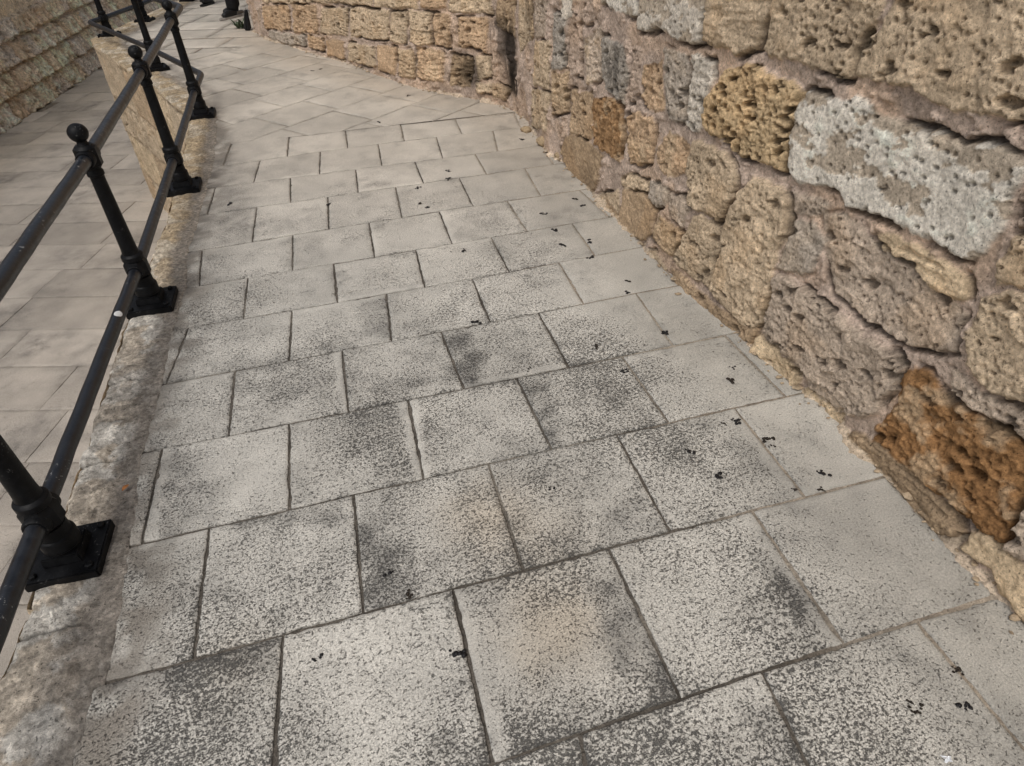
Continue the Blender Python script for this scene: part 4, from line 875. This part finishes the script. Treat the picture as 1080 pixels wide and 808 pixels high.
def build_far_wall():
    root = thing('stone_wall', 'tall rough coursed stone wall across the lower street, with ragged ledges near its foot', 'wall')
    L = np.array([(-8.9, 3.0), (-8.97, 8.0), (-9.0, 12.7), (-9.1, 14.2), (-9.25, 16.1), (-9.4, 18), (-9.5, 24), (-9.3, 31)])
    Q = smooth_line(L, .03); U = arc(Q); T = np.gradient(Q, axis=0); T /= np.linalg.norm(T, axis=1)[:, None]; N = np.stack([T[:, 1], -T[:, 0]], 1)
    zs = np.r_[np.arange(-1.98, .7, .022), np.arange(.7, 4.2, .08)]
    UZ = np.stack(np.meshgrid(U, zs, indexing='ij'), -1).reshape(-1, 2)
    st = course_stones(0, U[-1], -1.95, -.45, .37, .43, .22, .55, 41, ['rough', 'crumb', 'crumb', 'strata'], ['tan', 'tanbrown', 'grey', 'sandy', 'greybrown'], prot=.12, gap=.022)
    st += course_stones(0, U[-1], -.45, 4.2, .34, .46, .5, 1.1, 42, ['rough', 'flake', 'smooth'], ['tan', 'tanpink', 'grey', 'sandy'], prot=.03, gap=.008)
    h, C, sid, sm = relief(UZ, st, 51, .02)
    z = UZ[:, 1]
    low = sstep(-.42, -.62, z)
    rg = ridged(UZ * np.array([4.5, 3.2]), 4, 52)
    ver = ridged(UZ * np.array([9, 2.5]) + fbm(UZ * 3, 2, 54)[:, None], 3, 55)
    saw = np.mod(z + 1.95 + .05 * fbm(UZ * 2.2, 3, 53), .40) / .40
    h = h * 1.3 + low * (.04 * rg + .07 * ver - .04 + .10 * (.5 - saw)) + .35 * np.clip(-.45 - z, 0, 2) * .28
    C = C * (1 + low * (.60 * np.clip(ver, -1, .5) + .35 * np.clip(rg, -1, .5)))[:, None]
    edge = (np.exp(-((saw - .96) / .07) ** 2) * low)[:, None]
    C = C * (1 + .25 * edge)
    lu = (C @ np.array([.25, .6, .15]))[:, None]; C = np.clip(np.clip(lu + (C - lu) * .8, .01, .8) * 1.05 + lin((224, 198, 166)) * .28, .01, .85)
    X = np.repeat(Q[:, 0], len(zs)); Y = np.repeat(Q[:, 1], len(zs)); nx = np.repeat(N[:, 0], len(zs)); ny = np.repeat(N[:, 1], len(zs))
    V = np.stack([X + nx * h, Y + ny * h, z], 1)
    link('masonry', quad_mesh('masonry', V, grid_faces(len(U), len(zs)), {'Col': C}, mats=[M_FAR]), root)
build_far_wall()

# ------------------------------------------------------------------ iron railing
def bm_mesh(name, bm, mat, smooth=False):
    bmesh.ops.recalc_face_normals(bm, faces=bm.faces)
    me = bpy.data.meshes.new(name); bm.to_mesh(me); bm.free(); me.materials.append(mat)
    if smooth:
        for p in me.polygons: p.use_smooth = True
    return me

def lathe(bm, prof, seg=20, M=Matrix.Identity(4), ang0=0.0):
    rings = []
    for r, z in prof:
        rings.append([bm.verts.new(M @ Vector((r * math.cos(ang0 + 2 * math.pi * k / seg), r * math.sin(ang0 + 2 * math.pi * k / seg), z))) for k in range(seg)])
    for a, b in zip(rings[:-1], rings[1:]):
        for k in range(seg): bm.faces.new([a[k], a[(k + 1) % seg], b[(k + 1) % seg], b[k]])
    bm.faces.new(rings[0][::-1]); bm.faces.new(rings[-1])

def bev_box(bm, sx, sy, z0, z1, bev, taper=1.0):
    v = []
    for z, k in ((z0, 1.0), (z1, taper)):
        v.append([bm.verts.new((x * sx / 2 * k, y * sy / 2 * k, z)) for x, y in ((-1, -1), (1, -1), (1, 1), (-1, 1))])
    fs = [bm.faces.new(v[0][::-1]), bm.faces.new(v[1])]
    for k in range(4): fs.append(bm.faces.new([v[0][k], v[0][(k + 1) % 4], v[1][(k + 1) % 4], v[1][k]]))
    es = list({e for f in fs for e in f.edges})
    bmesh.ops.bevel(bm, geom=es, offset=bev, segments=2, affect='EDGES')

def smooth_by_angle(me, deg=35):
    for p in me.polygons: p.use_smooth = True
    bm = bmesh.new(); bm.from_mesh(me)
    for e in bm.edges:
        if len(e.link_faces) == 2 and e.calc_face_angle(0) > math.radians(deg): e.smooth = False
    bm.to_mesh(me); bm.free()

def tube(bm, pts, r, seg=16, bend=.035):
    P = [Vector(p) for p in pts]; Q = [P[0]]
    for a, b, c in zip(P[:-2], P[1:-1], P[2:]):      # round each elbow
        ang = (b - a).angle(c - b)
        if ang > .12:
            l = min(bend * (1 + ang), (b - a).length * .4, (c - b).length * .4)
            s, e = b + (a - b).normalized() * l, b + (c - b).normalized() * l
            for k in range(7):
                t = k / 6; Q.append(s * (1 - t) ** 2 + b * 2 * t * (1 - t) + e * t * t)
        else: Q.append(b)
    Q.append(P[-1])
    # more rings on the long runs so the pipe is not ruler straight
    R = []
    rr = random.Random(4)
    for a, b in zip(Q[:-1], Q[1:]):
        n = max(1, int((b - a).length / .09))
        for k in range(n):
            p = a.lerp(b, k / n)
            if k: p = p + Vector((rr.uniform(-1, 1), rr.uniform(-1, 1), rr.uniform(-1, 1))) * .0009
            R.append(p)
    R.append(Q[-1])
    rings = []
    for i, p in enumerate(R):
        d = (R[min(i + 1, len(R) - 1)] - R[max(i - 1, 0)]).normalized(); x = d.cross(Vector((0, 0, 1))).normalized(); y = x.cross(d)
        rings.append([bm.verts.new(p + (x * math.cos(2 * math.pi * k / seg) + y * math.sin(2 * math.pi * k / seg)) * r) for k in range(seg)])
    for a, b in zip(rings[:-1], rings[1:]):
        for k in range(seg): bm.faces.new([a[k], a[(k + 1) % seg], b[(k + 1) % seg], b[k]])
    bm.faces.new(rings[0][::-1]); bm.faces.new(rings[-1])

POSTS = [(-1.06, -.17), (-1.376, 1.319), (-1.700, 2.808), (-2.053, 4.253), (-2.455, 5.837), (-3.47, 7.53), (-4.80, 9.45), (-4.70, 10.32), (-4.64, 11.85), (-4.55, 13.3)]
ZB = 0.012
railing = thing('railing', 'black iron railing of knobbed posts and two pipe rails along the path left edge', 'railing')
def post_heading(i):
    if i == 0: d = np.subtract(POSTS[1], POSTS[0])
    elif i == 4: d = np.array([-.13, .55])
    elif i == 6: d = np.array([.05, .8])
    elif i == len(POSTS) - 1: d = np.subtract(POSTS[i], POSTS[i - 1])
    else: d = np.subtract(POSTS[i + 1], POSTS[i - 1])
    return math.atan2(d[1], d[0])
def make_post():
    bm = bmesh.new()
    lathe(bm, [(.050, .052), (.050, .062), (.0535, .066), (.0535, .104), (.050, .110), (.046, .112), (.044, .150)], 24)                # cup
    lathe(bm, [(.040, .148), (.0525, .162), (.0525, .218), (.041, .236)], 8, ang0=math.pi / 8)                                         # octagonal boss
    lathe(bm, [(.043, .234), (.0475, .238), (.0475, .258), (.043, .264), (.036, .268), (.0335, .30), (.0285, .60), (.0285, .628), (.034, .632), (.034, .648), (.030, .654), (.030, .664)], 24)
    lathe(bm, [(.034, .662), (.046, .674), (.046, .746), (.034, .758)], 8, ang0=math.pi / 8)                                             # upper boss
    lathe(bm, [(.026, .756), (.021, .766), (.019, .778)], 20)
    for z in (.19, .71):      # hubs along the rail
        M = Matrix.Translation((0, 0, z)) @ Matrix.Rotation(math.pi / 2, 4, 'Y')
        lathe(bm, [(.032, -.062), (.036, -.056), (.036, .056), (.032, .062)], 20, M)
    me = bm_mesh('post', bm, M_PAINT); smooth_by_angle(me)
    bm = bmesh.new(); bev_box(bm, .205, .205, -.014, .022, .004); p = bm_mesh('base_plate', bm, M_PAINT); smooth_by_angle(p)
    bm = bmesh.new(); bev_box(bm, .112, .112, .021, .055, .004, .93); q = bm_mesh('base_block', bm, M_PAINT); smooth_by_angle(q)
    bm = bmesh.new(); prof = [(.012, .776)] + [(.0390 * math.cos(a), .806 + .0375 * math.sin(a)) for a in np.radians(np.linspace(-62, 88, 14))]
    lathe(bm, prof, 24); kn = bm_mesh('knob', bm, M_PAINT); smooth_by_angle(kn, 60)
    bm = bmesh.new(); lathe(bm, [(.012, .021), (.012, .030), (.008, .033)], 6); bo = bm_mesh('bolt', bm, M_PAINT)
    return me, p, q, kn, bo
pm, pp, pq, pk, pb = make_post()
for i, (x, y) in enumerate(POSTS):
    o = link('post', pm, railing); o.location = (x, y, ZB); o.rotation_euler = (0, 0, post_heading(i))
    for nm, me in (('base_plate', pp), ('base_block', pq), ('knob', pk)): link(nm, me, o)
    for sx, sy in ((-1, -1), (1, -1), (1, 1), (-1, 1)):
        b = link('bolt', pb, o); b.location = (sx * .078, sy * .078, 0)
def rail_points(z):
    P = [(-.75, -1.65, z)]
    for i, (x, y) in enumerate(POSTS):
        P.append((x, y, z))
        if i == 4: P += [(-2.575, 6.37, z), ]
        if i == 5: P += [(-4.86, 9.20, z)]
    return P
for nm, z in (('top_rail', .71 + ZB), ('lower_rail', .19 + ZB)):
    bm = bmesh.new(); tube(bm, rail_points(z), .0262)
    me = bm_mesh(nm, bm, M_RAIL); smooth_by_angle(me, 60); link(nm, me, railing)
# a torn white sticker wrapped on the lower rail
bm = bmesh.new(); a = Vector((*POSTS[1], .19 + ZB)); b = Vector((*POSTS[2], .19 + ZB)); ax = (b - a).normalized(); sx = ax.cross(Vector((0, 0, 1))).normalized(); sy = sx.cross(ax)
cen = a.lerp(b, .705); rows_ = []
for i in range(9):
    t = i / 8 * 2 - 1; w = math.sqrt(max(0.0, 1 - t * t)) * .55 + .05
    rows_.append([bm.verts.new(cen + ax * (t * .021) + (sx * math.cos(q) + sy * math.sin(q)) * .0270) for q in [math.radians(64) + w * (k / 6 * 2 - 1) for k in range(7)]])
for p, q in zip(rows_[:-1], rows_[1:]):
    for k in range(6): bm.faces.new([p[k], p[k + 1], q[k + 1], q[k]])
link('sticker', bm_mesh('sticker', bm, plain_mat('white_paper', (.72, .72, .70), .7, .2, .08, 120), True), railing)

# ------------------------------------------------------------------ small things on the paving
def blob(bm, c, r, rs, flat=.35, sub=2):
    g = bmesh.ops.create_icosphere(bm, subdivisions=sub, radius=1.0)
    for v in g['verts']:
        k = 1 + .35 * (random.Random(hash((rs, round(v.co.x, 3), round(v.co.y, 3), round(v.co.z, 3)))).random() - .5)
        v.co = Vector((c[0] + v.co.x * r * k, c[1] + v.co.y * r * k, c[2] + max(v.co.z, -.5) * r * flat * k))
M_BERRY = plain_mat('dark_fruit_pulp', (.010, .009, .010), .55, .4, .5, 300, .001)
M_BERRY2 = plain_mat('dried_fruit_skin', (.035, .028, .022), .8, .2, .6, 250, .001)
for i, ((x, y), r) in enumerate(BERRIES):
    rr = random.Random(50 + i); bm = bmesh.new(); r = min(max(r * .95, .006), .024); a0 = rr.uniform(0, 6.3)
    for k in range(rr.randint(5, 9) if r > .010 else rr.choice([2, 3, 4])):
        a = a0 + rr.gauss(0, .5) + (math.pi if rr.random() < .5 else 0) if rr.random() < .7 else rr.uniform(0, 6.3); q = r * rr.uniform(0, 1.0)
        blob(bm, (q * math.cos(a), q * math.sin(a), .0005), r * rr.uniform(.16, .42), i * 9 + k, .22, 1)
    o = link('squashed_berry', bm_mesh('squashed_berry', bm, M_BERRY if rr.random() < .7 else M_BERRY2, True)); o.location = (x, y, .002)
    tag(o, 'small dark squashed berry dried onto the pale paving slabs', 'berry', 'dark squashed berries scattered over the paving')

def leaf_blade(bm, base, d, length, width, curl, up=.4):
    d = Vector(d).normalized(); s = d.cross(Vector((0, 0, 1))).normalized(); rows_ = []
    for i in range(7):
        t = i / 6; w = width * math.sin(math.pi * min(1, .08 + t * .92)) ** .8 * .5
        p = Vector(base) + d * (length * t * (1 - .25 * curl * t)) + Vector((0, 0, up * length * t - curl * length * t * t * .6))
        rows_.append([bm.verts.new(p - s * w + Vector((0, 0, w * .35))), bm.verts.new(p), bm.verts.new(p + s * w + Vector((0, 0, w * .35)))])
    for a, b in zip(rows_[:-1], rows_[1:]):
        for k in range(2): bm.faces.new([a[k], a[k + 1], b[k + 1], b[k]])

bm = bmesh.new(); leaf_blade(bm, (0, 0, 0), (.35, 1, 0), .036, .016, .5, .25)
o = link('dry_leaf', bm_mesh('dry_leaf', bm, plain_mat('dry_orange_leaf', (.42, .17, .055), .6, .3, .4, 90), True)); o.location = (-1.326, 1.575, .016)
tag(o, 'tiny curled orange dry leaf on the coping by the nearest post', 'leaf')
bm = bmesh.new()
for k in range(26):
    pass
gr = []
rr = random.Random(8)
for i in range(5):
    gr.append([bm.verts.new((.010 * (i / 4 * 2 - 1) + rr.uniform(-.003, .003), .0065 * (j / 4 * 2 - 1) + rr.uniform(-.003, .003), .004 + rr.uniform(0, .006))) for j in range(5)])
for a, b in zip(gr[:-1], gr[1:]):
    for k in range(4): bm.faces.new([a[k], a[k + 1], b[k + 1], b[k]])
o = link('foil_scrap', bm_mesh('foil_scrap', bm, plain_mat('silver_foil', (.86, .88, .90), .35, .8, .1, 200, 0, 0.15))); o.location = (.932, .616, .002)
tag(o, 'crumpled scrap of shiny silver foil on the nearest slab', 'foil')

# loose stones fallen from the wall
M_PEB = plain_mat('loose_stone', lin((166, 146, 118)), .95, .15, .3, 60, .004)
for i, (x, y, r, lab) in enumerate([(.33, 4.72, .055, 'rounded loose stone, the largest at the foot of the wall by the bend'), (.40, 4.46, .035, 'pale loose stone just nearer than the largest by the bend'), (.20, 5.02, .03, 'small loose stone at the wall foot past the bend')]):
    bm = bmesh.new(); g = bmesh.ops.create_icosphere(bm, subdivisions=3, radius=1)
    co = np.array([v.co[:] for v in g['verts']]); nn = fbm(np.c_[co[:, 0] * 1.2 + i * 9 + co[:, 2], co[:, 1] * 1.2], 3, 400 + i)
    for v, k in zip(g['verts'], nn): v.co = v.co * (1 + .3 * k); v.co.x *= r * 1.25; v.co.y *= r; v.co.z = v.co.z * r * .75 + r * .5
    o = link('loose_stone', bm_mesh('loose_stone', bm, M_PEB, True)); o.location = (x, y, 0); o.rotation_euler = (0, 0, i * 1.3)
    tag(o, lab, 'stone', 'loose stones at the foot of the wall')

# crumbs of stone and mortar washed along the foot of the wall
bm = bmesh.new(); rr = random.Random(77); Fo = np.array(FOOT); Ua = arc(Fo)
for k in range(380):
    u = rr.uniform(3.2, Ua[-1] - 1.0); x = np.interp(u, Ua, Fo[:, 0]); y = np.interp(u, Ua, Fo[:, 1])
    x2 = np.interp(u + .02, Ua, Fo[:, 0]); y2 = np.interp(u + .02, Ua, Fo[:, 1]); t = Vector((x2 - x, y2 - y, 0)).normalized(); n = Vector((t.y, -t.x, 0))
    if n.x > 0: n = -n
    off = -.035 + abs(rr.gauss(0, .026)); r = rr.uniform(.003, .009) * (1.9 if rr.random() < .10 else 1)
    g = bmesh.ops.create_icosphere(bm, subdivisions=1, radius=1.0); M = Matrix.Rotation(rr.uniform(0, 6), 3, 'Z') @ Matrix.Rotation(rr.uniform(0, 6), 3, 'X')
    sx, sy, sz = r * rr.uniform(.7, 1.6), r * rr.uniform(.7, 1.2), r * rr.uniform(.4, .8)
    for v in g['verts']:
        q = M @ v.co; v.co = Vector((x + n.x * off + q.x * sx * rr.uniform(.8, 1.2), y + n.y * off + q.y * sy * rr.uniform(.8, 1.2), .002 + max(.25 * sz, (q.z + .6) * sz) + max(0, -off) * .25))
o = link('stone_chips', bm_mesh('stone_chips', bm, plain_mat('stone_crumbs', lin((166, 148, 124)), .95, .15, .45, 45, .003)))
o['kind'] = 'stuff'; tag(o, 'crumbs of pale stone and mortar strewn along the foot of the right wall', 'rubble')

# weed, and a black wedge for an unidentified dark shape at the far corner
bm = bmesh.new(); rr = random.Random(12)
for k in range(34):
    a = rr.uniform(0, 6.28); leaf_blade(bm, (rr.uniform(-.05, .05), rr.uniform(-.04, .04), 0), (math.cos(a), math.sin(a), 0), rr.uniform(.06, .15), rr.uniform(.015, .035), rr.uniform(.3, .9), rr.uniform(.5, 1.4))
o = link('weed', bm_mesh('weed', bm, plain_mat('weed_leaf', (.075, .10, .055), .7, .3, .35, 60), True)); o.location = (-3.17, 9.52, 0)
tag(o, 'small grey green weed growing at the far corner of the right wall', 'plant')
bm = bmesh.new(); bev_box(bm, .085, .10, 0, .24, .02, .4)
for v in bm.verts: v.co.x += .05 * v.co.z / .27
me = bm_mesh('corner_wedge', bm, plain_mat('wedge_black', (.012, .012, .013), .6, .3, .3, 50, .004)); smooth_by_angle(me)
o = link('corner_wedge', me); o.location = (-3.04, 9.34, 0); o.rotation_euler = (0, 0, .7)
tag(o, 'low black wedge standing against the far corner of the right wall', 'guard')

# ------------------------------------------------------------------ two walkers at the top of the path
def skin_figure(name, verts, edges, radii, mat, levels=2, root=0):
    me = bpy.data.meshes.new(name); me.from_pydata([Vector(v) for v in verts], edges, [])
    ob = bpy.data.objects.new(name, me); COL.objects.link(ob)
    sk = ob.modifiers.new('Skin', 'SKIN'); sk.use_smooth_shade = True
    lay = me.skin_vertices[0].data
    for i, r in enumerate(radii): lay[i].radius = (r, r) if not isinstance(r, tuple) else r
    lay[root].use_root = True
    sb = ob.modifiers.new('Sub', 'SUBSURF'); sb.levels = levels; sb.render_levels = levels
    bpy.context.view_layer.update()
    dg = bpy.context.evaluated_depsgraph_get(); ev = ob.evaluated_get(dg)
    m2 = bpy.data.meshes.new_from_object(ev); m2.name = name
    bpy.data.objects.remove(ob); bpy.data.meshes.remove(me)
    m2.materials.clear(); m2.materials.append(mat)
    for p in m2.polygons: p.use_smooth = True
    return m2

def person(loc, heading, label, mats, stride=.22, skirt=False):
    skin, coat, legs_, shoe, sole, hair = mats
    root = thing('person', label, 'person', loc); root.rotation_euler = (0, 0, heading)
    # +x is forward
    s = stride
    J = {'pel': (0, 0, .95), 'wst': (0, 0, 1.10), 'chs': (.01, 0, 1.32), 'nck': (0, 0, 1.47), 'hd0': (.015, 0, 1.56), 'hd1': (.02, 0, 1.66), 'hd2': (.01, 0, 1.72)}
    V, E, R, ix = [], [], [], {}
    def add(k, p, r, to=None):
        ix[k] = len(V); V.append(p); R.append(r)
        if to: E.append((ix[to], ix[k]))
    add('pel', J['pel'], (.15, .11)); add('wst', J['wst'], (.135, .10), 'pel'); add('chs', J['chs'], (.16, .11), 'wst'); add('nck', J['nck'], .055, 'chs')
    add('hd0', J['hd0'], (.075, .085), 'nck'); add('hd1', J['hd1'], (.078, .092), 'hd0'); add('hd2', J['hd2'], .055, 'hd1')
    for sd, nm in ((1, 'l'), (-1, 'r')):
        f = s * sd
        add(nm + 'hip', (0, .09 * sd, .90), .088, 'pel'); add(nm + 'kn', (f * .55 + .02, .095 * sd, .50), .058, nm + 'hip'); add(nm + 'cf', (f * .8, .095 * sd, .34), .055, nm + 'kn')
        add(nm + 'an', (f, .10 * sd, .09), .036, nm + 'cf'); add(nm + 'to', (f + .14, .11 * sd, .045), .032, nm + 'an')
        add(nm + 'sh', (0, .185 * sd, 1.40), .055, 'chs'); add(nm + 'el', (-.03 - f * .4, .235 * sd, 1.12), .040, nm + 'sh'); add(nm + 'wr', (.05 - f * .8, .235 * sd, .88), .026, nm + 'el')
        add(nm + 'pm', (.065 - f * .85, .235 * sd, .81), (.018, .034), nm + 'wr')
        for q, (dx, ln) in enumerate(((-.028, .062), (-.010, .075), (.009, .072), (.026, .056))):
            px = .07 - f * .85 + dx
            add(f'{nm}f{q}a', (px, .235 * sd, .765), .0095, nm + 'pm'); add(f'{nm}f{q}b', (px + .006, (.235 - .012) * sd, .765 - ln * .55), .008, f'{nm}f{q}a'); add(f'{nm}f{q}c', (px + .006, (.235 - .03) * sd, .765 - ln), .0065, f'{nm}f{q}b')
        add(nm + 't0', (.065 - f * .85 + .045, .225 * sd, .80), .0105, nm + 'pm'); add(nm + 't1', (.065 - f * .85 + .06, .215 * sd, .765), .008, nm + 't0')
    add('nose', (.112, 0, 1.615), .012, 'hd0')
    for sd, nm in ((1, 'l'), (-1, 'r')): add(nm + 'ear', (.0, .088 * sd, 1.625), (.012, .02), 'hd1')
    link('body', skin_figure('body', V, E, R, skin), root)
    # clothes follow the body
    tv = [(0, 0, .98), (0, 0, .90)]; te = [(0, 1)]; tr = [(.165, .125), (.16, .125)]
    for sd in (1, -1):
        f = s * sd; b = len(tv)
        tv += [(0, .092 * sd, .86), (f * .55 + .02, .10 * sd, .50), (f * .85, .10 * sd, .26), (f * .97, .102 * sd, .06)]; te += [(1, b), (b, b + 1), (b + 1, b + 2), (b + 2, b + 3)]; tr += [.112, .092, .086, .084]
    link('trousers', skin_figure('trousers', tv, te, tr, legs_), root)
    cv = [(0, 0, .84), (0, 0, 1.05), (.005, 0, 1.28), (0, 0, 1.42)]; ce = [(0, 1), (1, 2), (2, 3)]; cr = [(.19, .15), (.175, .14), (.19, .145), (.10, .085)]
    for sd in (1, -1):
        f = s * sd; b = len(cv)
        cv += [(0, .19 * sd, 1.38), (-.03 - f * .4, .238 * sd, 1.12), (.045 - f * .78, .238 * sd, .90)]; ce += [(2, b), (b, b + 1), (b + 1, b + 2)]; cr += [.078, .060, .048]
    link('jacket', skin_figure('jacket', cv, ce, cr, coat, root=1), root)
    hv = [(-.025, 0, 1.60), (-.02, 0, 1.68), (0, 0, 1.735)]
    link('hair', skin_figure('hair', hv, [(0, 1), (1, 2)], [(.08, .085), (.09, .092), .06], hair), root)
    for sd in (1, -1):
        f = s * sd
        sh = link('shoe', skin_figure('shoe', [(f - .05, .10 * sd, .065), (f + .05, .105 * sd, .06), (f + .15, .112 * sd, .048), (f + .20, .115 * sd, .042)], [(0, 1), (1, 2), (2, 3)], [.052, .050, .044, .034], shoe), root)
        bm = bmesh.new(); pr = [(-.105, -.030), (-.105, .030), (-.04, .042), (.08, .047), (.19, .042), (.245, .018), (.245, -.018), (.19, -.042), (.08, -.046), (-.04, -.040)]
        lo = [bm.verts.new((f + px, (.107 * sd) + py, .003)) for px, py in pr]; hi = [bm.verts.new((f + px, (.107 * sd) + py, .026)) for px, py in pr]
        bm.faces.new(lo[::-1]); bm.faces.new(hi)
        for k in range(len(pr)): bm.faces.new([lo[k], lo[(k + 1) % len(pr)], hi[(k + 1) % len(pr)], hi[k]])
        link('sole', bm_mesh('sole', bm, sole), sh)
    # eyes and mouth
    for sd in (1, -1):
        bm = bmesh.new(); bmesh.ops.create_uvsphere(bm, u_segments=12, v_segments=8, radius=.011); e = link('eye', bm_mesh('eye', bm, sole, True), root); e.location = (.092, .032 * sd, 1.645)
    bm = bmesh.new(); bmesh.ops.create_uvsphere(bm, u_segments=12, v_segments=8, radius=.012)
    for v in bm.verts: v.co.y *= 2.0; v.co.z *= .5; v.co.x *= .6
    o = link('mouth', bm_mesh('mouth', bm, plain_mat('lip', (.30, .12, .10), .5, .3, .1), True), root); o.location = (.088, 0, 1.575)
    return root
M_SKIN = plain_mat('skin', (.45, .27, .19), .6, .3, .06, 30)
M_BLK = plain_mat('black_cloth', (.011, .011, .012), .85, .2, .3, 60, .003)
M_BLK2 = plain_mat('black_wool', (.014, .013, .014), .9, .2, .3, 40, .004)
M_SHOE = plain_mat('black_shoe', (.010, .010, .010), .5, .4, .2, 60)
M_SOLE = plain_mat('pale_sole', (.34, .31, .28), .8, .2, .1, 60)
M_HAIR = plain_mat('dark_hair', (.02, .014, .010), .6, .4, .3, 200)
person((-3.50, 10.42, 0), math.radians(236), 'person in wide black trousers and black shoes standing beside the far wall corner', (M_SKIN, M_BLK2, M_BLK, M_SHOE, M_SOLE, M_HAIR), .10)
person((-4.28, 11.55, 0), math.radians(80), 'person in black walking furthest up the path, only one dark shoe in view', (M_SKIN, M_BLK2, M_BLK, M_SHOE, M_SHOE, M_HAIR), .2)

# low dark trough beyond the railing at the top of the path
tr = thing('planter', 'low black trough on the path beyond the railing posts', 'planter', (-4.86, 12.6, 0))
bm = bmesh.new(); bev_box(bm, 1.0, .36, 0, .30, .015, 1.06); bev_box(bm, 1.1, .46, .28, .33, .008)
me = bm_mesh('trough', bm, plain_mat('black_trough', (.013, .013, .013), .6, .3, .3, 30, .004)); smooth_by_angle(me); o = link('trough', me, tr); o.rotation_euler = (0, 0, -.1); o.location = (.45, -.35, 0)

# ------------------------------------------------------------------ camera and light
cam = bpy.data.cameras.new('camera'); co = bpy.data.objects.new('camera', cam); COL.objects.link(co)
f_px, pitch, roll = 706.79, 0.67521, -0.05398
cp, sp = math.cos(pitch), math.sin(pitch)
fwd = Vector((0, cp, -sp)); up0 = Vector((0, sp, cp)); rt0 = Vector((1, 0, 0))
rt = rt0 * math.cos(roll) + up0 * math.sin(roll); up = up0 * math.cos(roll) - rt0 * math.sin(roll)
Mx = Matrix((rt, up, -fwd)).transposed().to_4x4(); Mx.translation = (0, 0, 1.65); co.matrix_world = Mx
cam.sensor_fit = 'HORIZONTAL'; cam.sensor_width = 36; cam.lens = f_px / 1080 * 36; cam.clip_start = .02; cam.clip_end = 3000
SC.camera = co

w = bpy.data.worlds.new('World'); SC.world = w; w.use_nodes = True
nt = w.node_tree; bg = nt.nodes['Background']
sky = nt.nodes.new('ShaderNodeTexSky'); sky.sky_type = 'NISHITA'; sky.sun_disc = False
EL, AZ = math.radians(58), math.radians(205)
sky.sun_elevation = EL; sky.sun_rotation = AZ; sky.air_density = 1.0; sky.dust_density = 4.0; sky.ozone_density = 1.0
hs = nt.nodes.new('ShaderNodeHueSaturation'); hs.inputs['Saturation'].default_value = .45   # cloud cover takes the blue out of the sky
nt.links.new(sky.outputs[0], hs.inputs['Color']); nt.links.new(hs.outputs[0], bg.inputs['Color'])
bg.inputs['Strength'].default_value = SKY
sun = bpy.data.lights.new('sun', 'SUN'); sun.energy = SUN; sun.angle = math.radians(25); sun.color = (1.0, .97, .93)
so = bpy.data.objects.new('sun', sun); COL.objects.link(so)
# Nishita: rotation 0 puts the sun at +Y, turning clockwise seen from above
sd = Vector((math.sin(AZ) * math.cos(EL), math.cos(AZ) * math.cos(EL), math.sin(EL)))
so.rotation_euler = sd.to_track_quat('Z', 'Y').to_euler(); so.location = (0, 0, 8)
SC.view_settings.view_transform = 'Standard'; SC.view_settings.look = 'None'; SC.view_settings.exposure = 0; SC.view_settings.gamma = 1
SC.render.engine = 'CYCLES'
